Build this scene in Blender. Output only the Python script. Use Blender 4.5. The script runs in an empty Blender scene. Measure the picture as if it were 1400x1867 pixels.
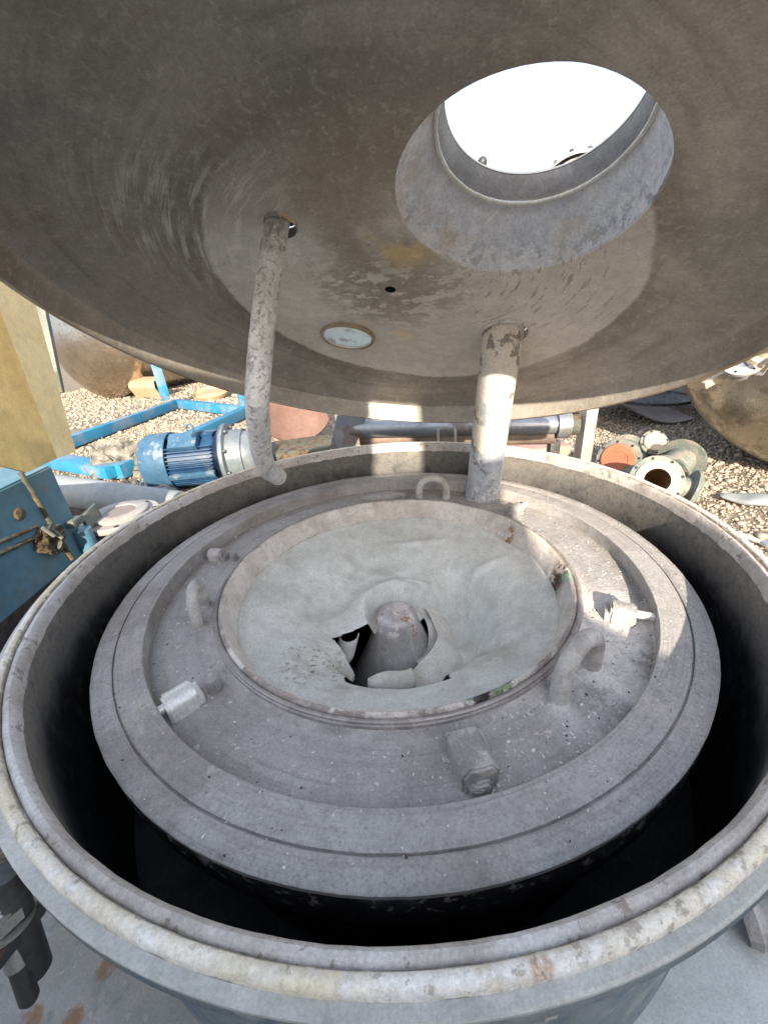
import bpy, bmesh, math, random
import numpy as np
from mathutils import Vector, Matrix, noise as mnoise
random.seed(7)
R = math.radians
scn = bpy.context.scene
C = scn.collection
# ------------------------------------------------------------------ camera
F_PX, PITCH, ROLL = 750.68, 0.44845, -0.08013
CAM = Vector((-0.01087, -0.93167, 0.50622))
cp, sp = math.cos(PITCH), math.sin(PITCH)
FW = Vector((0, cp, -sp)); RT0 = Vector((1, 0, 0)); UP0 = RT0.cross(FW)
RT = RT0*math.cos(ROLL) + UP0*math.sin(ROLL)
UP = -RT0*math.sin(ROLL) + UP0*math.cos(ROLL)
cam = bpy.data.cameras.new('camera'); camo = bpy.data.objects.new('camera', cam); C.objects.link(camo)
cam.sensor_fit = 'VERTICAL'; cam.sensor_height = 36; cam.sensor_width = 27
cam.lens = F_PX/1867*36; cam.clip_end = 3000; cam.clip_start = 0.02
m = Matrix((RT, UP, -FW)).transposed().to_4x4(); m.translation = CAM
camo.matrix_world = m; scn.camera = camo
# ------------------------------------------------------------------ light
SUN_AZ, SUN_EL = R(0), R(24)       # azimuth from -Y towards +X
S = Vector((math.sin(SUN_AZ)*math.cos(SUN_EL), -math.cos(SUN_AZ)*math.cos(SUN_EL), math.sin(SUN_EL)))
w = bpy.data.worlds.new("World"); scn.world = w; w.use_nodes = True
nt = w.node_tree; bg = nt.nodes['Background']
sky = nt.nodes.new('ShaderNodeTexSky'); sky.sky_type = 'NISHITA'; sky.sun_disc = False
sky.sun_elevation = SUN_EL; sky.sun_rotation = math.pi - SUN_AZ
sky.air_density = 1.0; sky.dust_density = 5.0; sky.ozone_density = 1.0
hz = nt.nodes.new('ShaderNodeMix'); hz.data_type = 'RGBA'; hz.inputs[0].default_value = .85
nt.links.new(sky.outputs[0], hz.inputs[6]); hz.inputs[7].default_value = (1.02, 1.12, 1.30, 1); nt.links.new(hz.outputs[2], bg.inputs[0]); bg.inputs[1].default_value = 0.15
sl = bpy.data.lights.new('sun', 'SUN'); sl.energy = 2.0; sl.angle = R(0.6); sl.color = (1, .86, .68)
so = bpy.data.objects.new('sun', sl); C.objects.link(so); so.rotation_euler = S.to_track_quat('Z', 'Y').to_euler()
so.location = (0, -6, 6)
scn.view_settings.view_transform = 'Standard'; scn.view_settings.look = 'None'
scn.view_settings.exposure = 2.62
scn.render.engine = 'CYCLES'
scn.cycles.max_bounces = 8; scn.cycles.diffuse_bounces = 5

# ------------------------------------------------------------------ pixel helpers (photo pixels to points on real planes)
def ray(px, py):
    return (RT*((px-700)/F_PX) - UP*((py-933.5)/F_PX) + FW).normalized()
def at(px, py, z):
    v = ray(px, py); return CAM + v*((z-CAM.z)/v.z)
def atx(px, py, x):
    v = ray(px, py); return CAM + v*((x-CAM.x)/v.x)
def aty(px, py, y):
    v = ray(px, py); return CAM + v*((y-CAM.y)/v.y)
# ------------------------------------------------------------------ mesh helpers
def sharp(bm, ang=38):
    for f in bm.faces: f.smooth = True
    for e in bm.edges:
        if len(e.link_faces) == 2 and e.calc_face_angle(0) > R(ang): e.smooth = False
def obj(name, bm, mat, parent=None, loc=(0, 0, 0), mw=None, ang=38, label=None):
    bm.normal_update()
    sharp(bm, ang)
    me = bpy.data.meshes.new(name); bm.to_mesh(me); bm.free()
    o = bpy.data.objects.new(name, me); C.objects.link(o)
    if mat: me.materials.append(mat)
    if parent: o.parent = parent
    if mw is not None: o.matrix_world = mw
    else: o.location = loc
    if label: o['label'] = label
    return o
def thing(name, label, cat, loc=(0, 0, 0), mw=None, group=None):
    o = bpy.data.objects.new(name, None); C.objects.link(o); o.empty_display_size = .1
    if mw is not None: o.matrix_world = mw
    else: o.location = loc
    o['label'] = label; o['category'] = cat
    if group: o['group'] = group
    return o
def tag(o, label, cat, group=None):
    o['label'] = label; o['category'] = cat
    if group: o['group'] = group
    return o
def zmat(loc, d, up=None):
    d = Vector(d).normalized()
    q = d.to_track_quat('Z', 'Y').to_matrix().to_4x4()
    if up is not None:
        x = Vector(up).cross(d).normalized(); y = d.cross(x)
        q = Matrix((x, y, d)).transposed().to_4x4()
    q.translation = Vector(loc); return q
def lathe(prof, segs=64, bm=None, mat=Matrix.Identity(4), a0=0, a1=2*math.pi, fn=None, closed=False):
    bm = bm or bmesh.new(); full = abs(a1-a0-2*math.pi) < 1e-6
    n = segs if full else segs+1
    rings = []
    for (r, z) in prof:
        if r < 1e-6:
            v = bm.verts.new(mat @ Vector((0, 0, z))); rings.append([v]*n); continue
        ring = []
        for i in range(n):
            a = a0+(a1-a0)*i/segs
            rr, zz = (r, z) if fn is None else fn(r, z, a)
            ring.append(bm.verts.new(mat @ Vector((rr*math.cos(a), rr*math.sin(a), zz))))
        rings.append(ring)
    m_ = len(rings)
    for k in range(m_ if closed else m_-1):
        A, B = rings[k], rings[(k+1) % m_]
        for i in range(n if full else n-1):
            j = (i+1) % n
            vs = []
            for v in (A[i], A[j], B[j], B[i]):
                if v not in vs: vs.append(v)
            if len(vs) >= 3:
                try: bm.faces.new(vs)
                except ValueError: pass
    return bm
def fixn(bm): bmesh.ops.recalc_face_normals(bm, faces=bm.faces); return bm
def tube(pts, r, segs=16, bm=None, cap=True, close=False, fn=None):
    bm = bm or bmesh.new(); pts = [Vector(p) for p in pts]; n = len(pts)
    rs = r if isinstance(r, (list, tuple)) else [r]*n
    t0 = (pts[1]-pts[0]).normalized()
    x = t0.orthogonal().normalized(); rings = []
    for i, p in enumerate(pts):
        if close: t = (pts[(i+1) % n]-pts[i-1]).normalized()
        else: t = (pts[min(i+1, n-1)]-pts[max(i-1, 0)]).normalized()
        x = (x - t*x.dot(t)).normalized(); y = t.cross(x)
        ring = []
        for k in range(segs):
            a = 2*math.pi*k/segs; rr = rs[i]
            v = p+(x*math.cos(a)+y*math.sin(a))*rr
            if fn: v = fn(v, p, rr)
            ring.append(bm.verts.new(v))
        rings.append(ring)
    for i in range(n if close else n-1):
        A, B = rings[i], rings[(i+1) % n]
        for k in range(segs):
            j = (k+1) % segs; bm.faces.new((A[k], A[j], B[j], B[k]))
    if cap and not close:
        bm.faces.new(rings[0][::-1]); bm.faces.new(rings[-1])
    return bm
def box(sx, sy, sz, mat=Matrix.Identity(4), bm=None, bev=0.0):
    b2 = bmesh.new(); bmesh.ops.create_cube(b2, size=1, matrix=Matrix.Diagonal((sx, sy, sz, 1)))
    if bev: bmesh.ops.bevel(b2, geom=b2.edges[:], offset=bev, segments=2, affect='EDGES', profile=.6)
    bmesh.ops.transform(b2, matrix=mat, verts=b2.verts)
    if bm is None: return b2
    me = bpy.data.meshes.new('t'); b2.to_mesh(me); b2.free(); bm.from_mesh(me); bpy.data.meshes.remove(me); return bm
def T(x, y, z): return Matrix.Translation((x, y, z))
def RZ(a): return Matrix.Rotation(a, 4, 'Z')
def RX(a): return Matrix.Rotation(a, 4, 'X')
def RY(a): return Matrix.Rotation(a, 4, 'Y')
def prism(pts, h, mat=Matrix.Identity(4), bm=None):
    bm = bm or bmesh.new()
    A = [bm.verts.new(mat @ Vector((p[0], p[1], 0))) for p in pts]
    B = [bm.verts.new(mat @ Vector((p[0], p[1], h))) for p in pts]
    n = len(pts); bm.faces.new(A[::-1]); bm.faces.new(B)
    for i in range(n): bm.faces.new((A[i], A[(i+1) % n], B[(i+1) % n], B[i]))
    return bm
def hexa(r, h, mat=Matrix.Identity(4), bm=None, n=6):
    b = prism([(r*math.cos(2*math.pi*i/n), r*math.sin(2*math.pi*i/n)) for i in range(n)], h, mat, bm); return b
def beam(a, b, wd, h, bm=None, bev=.004):
    a, b = Vector(a), Vector(b); d = b-a; L = d.length
    m_ = zmat((a+b)/2, d, up=(0, 0, 1)) if abs(d.normalized().z) < .9 else zmat((a+b)/2, d)
    return box(wd, h, L, m_, bm, bev)
def rough(bm, amp, sc, seed=0):
    for v in bm.verts:
        v.co += mnoise.noise_vector((v.co+Vector((seed, 0, 0)))*sc)*amp
    return bm
def sheet(fn, nu, nv, th=0.0, wrap=False):
    """fn(u,v) in 0..1 -> Vector or None"""
    bm = bmesh.new(); G = [[None]*(nv+1) for _ in range(nu+1)]
    for i in range(nu+1):
        for j in range(nv+1):
            p = fn(i/nu, j/nv); G[i][j] = bm.verts.new(p) if p is not None else None
    for i in range(nu):
        for j in range(nv):
            q = [G[i][j], G[i+1][j], G[i+1][j+1], G[i][j+1]]
            if all(q): bm.faces.new(q)
    for v in [v for v in bm.verts if not v.link_faces]: bm.verts.remove(v)
    if wrap: bmesh.ops.remove_doubles(bm, verts=bm.verts, dist=1e-5)
    bm.normal_update()
    if th: bmesh.ops.solidify(bm, geom=bm.faces[:], thickness=th)
    return bm
# ------------------------------------------------------------------ material helpers
def mat(name, c1, c2, scale=6, rough_=(.5, .75), metal=0.0, bump=.15, bscale=80, layers=(), stretch=(1, 1, 1), spec=.5, bdist=.002, trans=0, grain_sc=220, grain_amt=.16):
    """layers: dicts color, scale, lo, hi, [stretch], [rad=(cx,cy,r0,r1)], [z=(z0,z1)], [amt], [metal], [rough], [spiral], [det]"""
    M = bpy.data.materials.new(name); M.use_nodes = True; nt = M.node_tree; N = nt.nodes; L = nt.links
    P = N['Principled BSDF']; tc = N.new('ShaderNodeTexCoord')
    def vec(st=(1, 1, 1), off=0.0):
        mp = N.new('ShaderNodeMapping'); mp.inputs['Scale'].default_value = st; mp.inputs['Location'].default_value = (off, off*.7, off*1.3)
        L.new(tc.outputs['Object'], mp.inputs[0]); return mp.outputs[0]
    def ns(v, sc, det=8, ro=.6, dist=0.0):
        n = N.new('ShaderNodeTexNoise'); n.inputs['Scale'].default_value = sc; n.inputs['Detail'].default_value = det
        n.inputs['Roughness'].default_value = ro; n.inputs['Distortion'].default_value = dist; L.new(v, n.inputs['Vector']); return n.outputs[0]
    def rng(s, a, b, c=0., d=1., smooth=True):
        r_ = N.new('ShaderNodeMapRange'); r_.interpolation_type = 'SMOOTHSTEP' if smooth else 'LINEAR'
        for k, x in zip((1, 2, 3, 4), (a, b, c, d)): r_.inputs[k].default_value = x
        L.new(s, r_.inputs[0]); return r_.outputs[0]
    def mth(op, a, b=None, c=None):
        n = N.new('ShaderNodeMath'); n.operation = op
        for i, x in enumerate((a, b, c)):
            if x is None: continue
            if isinstance(x, (int, float)): n.inputs[i].default_value = x
            else: L.new(x, n.inputs[i])
        return n.outputs[0]
    def mix(f, a, b):
        n = N.new('ShaderNodeMix'); n.data_type = 'RGBA'; L.new(f, n.inputs[0])
        for i, x in ((6, a), (7, b)):
            if isinstance(x, tuple): n.inputs[i].default_value = (*x, 1)
            else: L.new(x, n.inputs[i])
        return n.outputs[2]
    def mixf(f, a, b):
        n = N.new('ShaderNodeMix'); L.new(f, n.inputs[0])
        for i, x in ((2, a), (3, b)):
            if isinstance(x, (int, float)): n.inputs[i].default_value = x
            else: L.new(x, n.inputs[i])
        return n.outputs[0]
    def sep():
        s_ = N.new('ShaderNodeSeparateXYZ'); L.new(tc.outputs['Object'], s_.inputs[0]); return s_.outputs
    base = rng(ns(vec(stretch), scale, 10, .62), .32, .68)
    col = mix(base, c1, c2)
    # fine tint noise so that nothing is flat
    fine = rng(ns(vec(stretch, 3.1), scale*7, 8, .75), .3, .7, .84, 1.16, False)
    grain = rng(ns(vec((1, 1, 1), 5.5), grain_sc, 3, .8), .32, .68, 1-grain_amt, 1+grain_amt, False)
    rg = rng(ns(vec(stretch, 7.), scale*2, 8, .6), .3, .7, rough_[0], rough_[1], False)
    mt = None; hsum = None
    for k, ly in enumerate(layers):
        if 'spiral' in ly:
            cx, cy, tw, fr, fa = ly['spiral']; xyz = sep()
            dx = mth('SUBTRACT', xyz[0], cx); dy = mth('SUBTRACT', xyz[1], cy)
            rr = mth('SQRT', mth('ADD', mth('MULTIPLY', dx, dx), mth('MULTIPLY', dy, dy)))
            ang = mth('ADD', mth('ARCTAN2', dy, dx), mth('MULTIPLY', rr, tw))
            cb = N.new('ShaderNodeCombineXYZ')
            L.new(mth('MULTIPLY', mth('COSINE', ang), fa), cb.inputs[0]); L.new(mth('MULTIPLY', mth('SINE', ang), fa), cb.inputs[1])
            L.new(mth('MULTIPLY', rr, fr), cb.inputs[2]); vv = cb.outputs[0]
        else: vv = vec(ly.get('stretch', (1, 1, 1)), 11.3*(k+1))
        s_ = ns(vv, ly.get('scale', 5), ly.get('det', 9), ly.get('ro', .65), ly.get('dist', 0.))
        s_ = mth('MULTIPLY_ADD', s_, 1.5, -.25)
        bias = None
        if 'rad' in ly:      # noise-warped radial mask
            cx, cy, r0, r1 = ly['rad']; xyz = sep()
            dx = mth('SUBTRACT', xyz[0], cx); dy = mth('SUBTRACT', xyz[1], cy)
            rr = mth('SQRT', mth('ADD', mth('MULTIPLY', dx, dx), mth('MULTIPLY', dy, dy)))
            rr = mth('ADD', rr, mth('MULTIPLY', mth('SUBTRACT', s_, .5), ly.get('warp', .15)))
            bias = rng(rr, r0, r1)
        if 'ymask' in ly:
            xyz = sep(); b3 = rng(xyz[1], ly['ymask'][0], ly['ymask'][1]); bias = b3 if bias is None else mth('MULTIPLY', bias, b3)
        if 'z' in ly:
            xyz = sep(); zz = mth('ADD', xyz[2], mth('MULTIPLY', mth('SUBTRACT', s_, .5), ly.get('warp', .15)))
            b2 = rng(zz, ly['z'][0], ly['z'][1]) ; bias = b2 if bias is None else mth('MULTIPLY', bias, b2)
        f = rng(s_, ly.get('lo', .5), ly.get('hi', .6))
        if bias is not None: f = mth('MULTIPLY', f, bias)
        f = mth('MULTIPLY', f, ly.get('amt', 1.))
        cc = ly['color']
        col = mix(f, col, cc)
        if 'rough' in ly: rg = mixf(f, rg, ly['rough'])
        if 'metal' in ly: mt = mixf(f, metal if mt is None else mt, ly['metal'])
        if 'h' in ly:
            hh = mth('MULTIPLY', f, ly['h']); hsum = hh if hsum is None else mth('ADD', hsum, hh)
    mul = N.new('ShaderNodeVectorMath'); mul.operation = 'SCALE'; L.new(col, mul.inputs[0]); L.new(mth('MULTIPLY', fine, grain), mul.inputs['Scale']); col = mul.outputs[0]
    L.new(col, P.inputs['Base Color']); L.new(rg, P.inputs['Roughness'])
    if mt is None: P.inputs['Metallic'].default_value = metal
    else: L.new(mt, P.inputs['Metallic'])
    P.inputs['Specular IOR Level'].default_value = spec
    if bump:
        h = ns(vec(stretch, 1.7), bscale, 6, .7); h2 = ns(vec(stretch, 5.), bscale*.18, 5, .6)
        h = mth('ADD', h, mth('MULTIPLY', h2, 1.5))
        if hsum is not None: h = mth('ADD', h, hsum)
        b = N.new('ShaderNodeBump'); b.inputs['Strength'].default_value = bump; b.inputs['Distance'].default_value = bdist*1.8
        L.new(h, b.inputs['Height']); L.new(b.outputs[0], P.inputs['Normal'])
    return M
RUST = (.16, .055, .02); POW = (.42, .40, .385); DARK = (.012, .012, .014)
m_lid = mat('lid_inside_metal', (0.342, 0.315, 0.280), (0.446, 0.415, 0.377), 3, (.36, .54), .35, .5, 120, stretch=(1, 1, 1), layers=[
    dict(color=(0.538, 0.489, 0.434), spiral=(.03, .11, 3.0, 16, 1.1), scale=1.6, lo=.35, hi=.75, rad=(.03, .11, .80, .50), amt=.5, rough=.7),
    dict(color=(0.208, 0.178, 0.151), spiral=(.0, .05, -2.0, 30, 1.6), scale=1.3, lo=.45, hi=.8, amt=.45),
    dict(color=(0.244, 0.256, 0.221), scale=2.2, lo=.5, hi=.7, amt=.5),
    dict(color=(0.216, 0.186, 0.157), scale=4, lo=.25, hi=.5, rad=(.03, .105, .60, .53), warp=.10, amt=.6, rough=.5),
    dict(color=(0.732, 0.691, 0.635), scale=5, lo=.0, hi=.2, rad=(.03, .105, .512, .500), warp=.035, ymask=(-.42, -.10), amt=.8, rough=.75, metal=0., h=.8),
    dict(color=(0.820, 0.819, 0.757), scale=4, lo=.3, hi=.6, rad=(-.26, .02, .24, .16), warp=.12, amt=.5, rough=.75, metal=0.),
    dict(color=(0.269, 0.232, 0.195), scale=11, lo=.42, hi=.50, rad=(-.04, .09, .26, .10), warp=.35, amt=.85, rough=.4, stretch=(1, 1.6, 1)),
    dict(color=(0.306, 0.256, 0.195), scale=4, lo=.25, hi=.5, rad=(.03, -.17, .23, .15), warp=.2, amt=.8, rough=.35),
    dict(color=(0.820, 0.820, 0.782), spiral=(.03, .11, 5.0, 40, 2.4), scale=1.8, lo=.48, hi=.70, rad=(-.36, -.20, .34, .10), warp=.12, amt=.6, rough=.8, h=1),
    dict(color=(0.269, 0.232, 0.195), spiral=(.03, .11, 9.0, 34, 3.4), scale=1.8, lo=.60, hi=.66, rad=(.30, .16, .30, .15), warp=.1, amt=.7, rough=.5),
    dict(color=(0.635, 0.586, 0.538), scale=60, lo=.55, hi=.7, amt=.3),
    dict(color=(0.820, 0.586, 0.172), scale=5, lo=.40, hi=.62, rad=(-.14, .33, .14, .04), warp=.1, amt=.7, rough=.3),
    dict(color=(0.820, 0.586, 0.195), scale=6, lo=.45, hi=.62, rad=(.03, -.06, .12, .03), warp=.1, amt=.6, rough=.35),  # orange patch paints bronze reflections into the lid beside the nozzle
])
m_lidout = mat('lid_rim_steel', (.34, .29, .24), (.50, .43, .35), 7, (.35, .6), .55, .2, 70, layers=[dict(color=(.25, .18, .11), scale=4, lo=.5, hi=.65, amt=.6)])
m_dust = mat('dusty_grey_steel', (.345, .337, .335), (.435, .427, .425), 5, (.6, .82), .1, .45, 160, layers=[
    dict(color=(0.232, 0.220, 0.220), spiral=(0, 0, 0, 220, 2.5), scale=1, lo=.5, hi=.7, amt=.35, h=-.5),
    dict(color=(0.512, 0.500, 0.488), spiral=(0, 0, 0, 150, 4.5), scale=1, lo=.62, hi=.72, amt=.4),
    dict(color=(0.244, 0.207, 0.189), scale=2.2, lo=.48, hi=.66, amt=.55),
    dict(color=(0.488, 0.439, 0.403), scale=3.3, lo=.60, hi=.72, amt=.45),
    dict(color=(0.512, 0.488, 0.451), scale=38, lo=.66, hi=.72, amt=.6),
    dict(color=(0.110, 0.085, 0.073), scale=95, lo=.74, hi=.78, amt=.7), dict(color=(0.244, 0.226, 0.220), scale=150, lo=.55, hi=.7, amt=.5)])
m_shelf = mat('powdered_grey_plate', (.335, .328, .332), (.43, .422, .424), 6, (.5, .8), .15, .6, 130, layers=[
    dict(color=(0.223, 0.205, 0.198), spiral=(0, 0, 0, 120, 3), scale=1, lo=.5, hi=.75, amt=.4),
    dict(color=(0.198, 0.173, 0.167), scale=1, lo=-1, hi=0, rad=(0, 0, .478, .472), warp=.01, amt=.45),
    dict(color=(0.198, 0.180, 0.173), scale=1, lo=-1, hi=0, rad=(0, 0, .588, .600), warp=.01, amt=.5),
    dict(color=(0.273, 0.235, 0.223), scale=3, lo=.45, hi=.65, amt=.5),
    dict(color=(.74, .73, .72), scale=7, lo=.36, hi=.60, rad=(.44, -.33, .34, .10), warp=.22, amt=.85, rough=.95, h=1.5),
    dict(color=(0.651, 0.640, 0.630), scale=22, lo=.56, hi=.64, rad=(.50, -.35, .40, .12), warp=.2, amt=.75, h=1.5),
    dict(color=(0.619, 0.583, 0.558), scale=60, lo=.66, hi=.70, amt=.8, h=.8),
    dict(color=(0.570, 0.545, 0.532), scale=10, lo=.30, hi=.6, rad=(0, 0, .50, .465), warp=.02, amt=.6, rough=.9),
    dict(color=(0.099, 0.075, 0.068), scale=75, lo=.74, hi=.78, amt=.9)])
m_bolt = mat('dusty_bolt_steel', (0.288, 0.276, 0.276), (0.408, 0.396, 0.384), 14, (.4, .7), .25, .4, 120, layers=[dict(color=(0.540, 0.516, 0.504), scale=14, lo=.52, hi=.62, amt=.7, rough=.9)])
m_eye = mat('powdered_loop_steel', (.44, .43, .42), (.55, .54, .52), 20, (.5, .75), .1, .4, 120, layers=[dict(color=(.30, .27, .25), scale=22, lo=.5, hi=.66, amt=.6)])
m_chrome = mat('clean_steel', (.68, .68, .66), (.78, .78, .76), 14, (.3, .45), .4, .1, 90)
m_wall = mat('tank_wall_dust_and_shade', (.016, .018, .023), (.032, .035, .042), 8, (.45, .7), .0, .35, 90, layers=[  # near-black base holds the gap's shade; dusty grey only near the top
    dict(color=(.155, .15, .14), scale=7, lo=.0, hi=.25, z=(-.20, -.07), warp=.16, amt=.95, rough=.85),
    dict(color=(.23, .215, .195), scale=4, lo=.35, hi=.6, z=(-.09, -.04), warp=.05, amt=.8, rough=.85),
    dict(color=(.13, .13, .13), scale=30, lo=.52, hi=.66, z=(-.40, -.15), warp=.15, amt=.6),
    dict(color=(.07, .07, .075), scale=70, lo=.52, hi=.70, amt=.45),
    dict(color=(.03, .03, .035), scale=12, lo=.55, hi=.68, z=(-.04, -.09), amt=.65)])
m_lip = mat('rim_grey_lip', (0.395, 0.364, 0.341), (0.547, 0.516, 0.493), 14, (.6, .85), .05, .5, 120, layers=[dict(color=(0.714, 0.728, 0.759), scale=3, lo=.45, hi=.6, amt=.5), dict(color=(0.183, 0.136, 0.113), scale=34, lo=.62, hi=.68, amt=.6)])
_rp = at(988, 1768, 0)
m_bead = mat('cream_sealing_bead', (0.679, 0.626, 0.523), (0.820, 0.783, 0.705), 9, (.45, .7), .0, .5, 110, layers=[
    dict(color=(0.679, 0.601, 0.392), scale=6, lo=.5, hi=.66, amt=.5),
    dict(color=(0.820, 0.820, 0.820), scale=8, lo=.54, hi=.60, amt=.6, h=1), dict(color=(0.339, 0.287, 0.235), scale=60, lo=.64, hi=.70, amt=.6, h=-1),
    dict(color=(0.261, 0.216, 0.170), scale=30, lo=.54, hi=.66, rad=(.50, -.70, .55, .30), warp=.2, amt=.7, h=-1),
    dict(color=(0.209, 0.170, 0.130), scale=40, lo=.30, hi=.50, rad=(0, 0, .7865, .7850), warp=.004, amt=.7),
    dict(color=(0.392, 0.157, 0.039), scale=20, lo=.3, hi=.5, rad=(_rp.x, _rp.y, .012, .005), warp=.02, amt=.7)])
m_paint = mat('pale_grey_paint', (.40, .405, .39), (.48, .485, .47), 5, (.35, .55), .0, .15, 60, layers=[dict(color=(0.345, 0.345, 0.333), scale=4, lo=.55, hi=.7, amt=.4), dict(color=(0.299, 0.161, 0.081), scale=30, lo=.82, hi=.86, amt=.7)])
m_shellout = mat('weathered_blue_grey_shell', (.13, .16, .18), (.22, .25, .27), 5, (.45, .65), .1, .3, 60, stretch=(1, 1, .3), layers=[dict(color=(.07, .13, .20), scale=9, lo=.5, hi=.65, amt=.7), dict(color=(.34, .35, .34), scale=12, lo=.6, hi=.7, amt=.6)])
m_black = mat('black_rubber_coating', (0.010, 0.010, 0.013), (0.022, 0.021, 0.026), 12, (.28, .5), .0, .5, 60, layers=[dict(color=(0.352, 0.320, 0.320), scale=60, lo=.58, hi=.66, z=(-.165, -.115), warp=.04, amt=.6), dict(color=(0.096, 0.096, 0.104), scale=9, lo=.58, hi=.7, amt=.35)])
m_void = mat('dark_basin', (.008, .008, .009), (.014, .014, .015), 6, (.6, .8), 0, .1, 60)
m_seal = mat('seal_ring_steel', (0.264, 0.240, 0.240), (0.396, 0.372, 0.360), 14, (.35, .6), .35, .3, 110, layers=[dict(color=(0.504, 0.468, 0.456), scale=18, lo=.5, hi=.6, amt=.6, rough=.9)])
m_collar = mat('soiled_cloth_collar', (0.529, 0.483, 0.448), (0.690, 0.644, 0.609), 7, (.8, .95), 0, .4, 260, layers=[
    dict(color=(.20, .17, .16), scale=14, lo=.40, hi=.52, rad=(0, 0, .4405, .4455), warp=.012, amt=.75, h=-1),
    dict(color=(.75, .74, .73), scale=5, lo=.45, hi=.6, rad=(-.42, .05, .30, .10), warp=.1, amt=.6),
    dict(color=(0.414, 0.356, 0.310), scale=5, lo=.5, hi=.68, amt=.6),
    dict(color=(0.782, 0.759, 0.736), scale=9, lo=.55, hi=.66, amt=.5),
    dict(color=(0.149, 0.241, 0.115), scale=26, lo=.46, hi=.56, rad=(.15, -.415, .10, .03), warp=.08, amt=.9),
    dict(color=(0.014, 0.011, 0.011), scale=24, lo=.54, hi=.60, rad=(.15, -.42, .085, .03), warp=.05, amt=.97),
    dict(color=(0.057, 0.029, 0.023), scale=22, lo=.44, hi=.52, rad=(.415, -.06, .055, .02), warp=.06, amt=.95),
    dict(color=(0.253, 0.437, 0.310), scale=34, lo=.50, hi=.56, rad=(.42, -.095, .04, .01), warp=.04, amt=.95),
    dict(color=(0.230, 0.115, 0.023), scale=30, lo=.45, hi=.52, rad=(.37, .19, .03, .008), warp=.03, amt=.9)])
m_cloth = mat('pale_filter_cloth', (0.621, 0.644, 0.627), (0.701, 0.724, 0.707), 3, (.8, .95), 0, .3, 300, layers=[
    dict(color=(0.414, 0.408, 0.380), scale=3, lo=.5, hi=.7, amt=.5),
    dict(color=(0.310, 0.270, 0.218), scale=6, lo=.42, hi=.62, rad=(-.17, -.24, .14, .05), warp=.1, amt=.85),
    dict(color=(0.345, 0.299, 0.241), scale=6, lo=.42, hi=.62, rad=(.20, -.22, .12, .03), warp=.1, amt=.7),
    dict(color=(0.081, 0.052, 0.034), scale=80, lo=.60, hi=.66, rad=(-.19, -.22, .15, .04), warp=.1, amt=.9),
    dict(color=(0.092, 0.069, 0.057), scale=48, lo=.80, hi=.82, amt=.7),
    dict(color=(.50, .49, .46), scale=14, lo=.45, hi=.7, amt=.4)])
m_cloth2 = mat('cream_cloth_flap', (.70, .69, .66), (.78, .77, .74), 4, (.8, .95), 0, .3, 200, layers=[dict(color=(.55, .52, .47), scale=5, lo=.5, hi=.7, amt=.4)])
m_hub = mat('worn_hub_metal', (.42, .41, .41), (.56, .56, .565), 12, (.3, .5), .2, .4, 80, layers=[
    dict(color=(0.757, 0.711, 0.696), scale=18, lo=.52, hi=.62, z=(-.32, -.275), warp=.05, amt=.85, rough=.8),
    dict(color=(0.424, 0.182, 0.076), scale=30, lo=.66, hi=.70, amt=.85, rough=.8)])
m_flake = mat('pipe_flaking_white', (.62, .62, .61), (.78, .775, .76), 18, (.55, .8), .0, .6, 110, layers=[
    dict(color=(.30, .28, .28), scale=44, lo=.60, hi=.66, stretch=(1, 1, .6), amt=.7, h=-1.5, rough=.45),
    dict(color=(.56, .54, .50), scale=6, lo=.45, hi=.65, amt=.5),
    dict(color=(.26, .24, .23), scale=95, lo=.58, hi=.64, amt=.6, h=-1),
    dict(color=(.24, .21, .19), scale=26, lo=.48, hi=.56, z=(.07, .15), warp=.1, amt=.5)])
m_pipeb = mat('pipe_steel_blotched_sunlit', (.30, .345, .41), (.46, .50, .55), 10, (.3, .5), .25, .4, 100, stretch=(1, 1, .35), layers=[
    dict(color=(.68, .61, .51), scale=11, lo=.34, hi=.37, z=(-.16, -.08), warp=.5, amt=.95, rough=.85, metal=0., h=1.5, stretch=(1, 1, .5)),  # cream top over bluish base paints sunlit upper and shaded lower pipe
    dict(color=(.72, .72, .73), scale=70, lo=.52, hi=.60, z=(-.20, -.30), warp=.05, amt=.7, rough=.9, metal=0.),
    dict(color=(.62, .63, .65), scale=9, lo=.5, hi=.62, stretch=(1, 1, .3), amt=.4),
    dict(color=(.20, .17, .155), scale=20, lo=.60, hi=.64, amt=.8)])
m_noz = mat('nozzle_galvanised', (0.670, 0.691, 0.734), (0.800, 0.800, 0.800), 9, (.5, .7), .1, .35, 90, layers=[
    dict(color=(.58, .60, .65), scale=16, lo=.40, hi=.64, amt=.5),
    dict(color=(.36, .37, .40), scale=42, lo=.48, hi=.56, z=(.25, .18), warp=.1, amt=.7),
    dict(color=(0.800, 0.800, 0.800), scale=34, lo=.46, hi=.53, z=(.225, .175), warp=.10, amt=.9, rough=.9, metal=0.),
    dict(color=(.58, .56, .56), scale=5, lo=.52, hi=.66, amt=.4),
    dict(color=(0.594, 0.508, 0.389), scale=6, lo=.55, hi=.66, amt=.45)])
m_neck = mat('nozzle_neck', (0.23, 0.22, 0.21), (0.34, 0.325, 0.31), 16, (.5, .75), .2, .4, 100, layers=[dict(color=(0.575, 0.460, 0.310), scale=20, lo=.5, hi=.6, z=(.262, .252), warp=.008, amt=.9)])  # warm band at the foot paints the sunlit weld line into the neck
m_edge = mat('nozzle_edge', (.66, .62, .55), (.8, .78, .72), 16, (.5, .7), .1, .2, 90)
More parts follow.
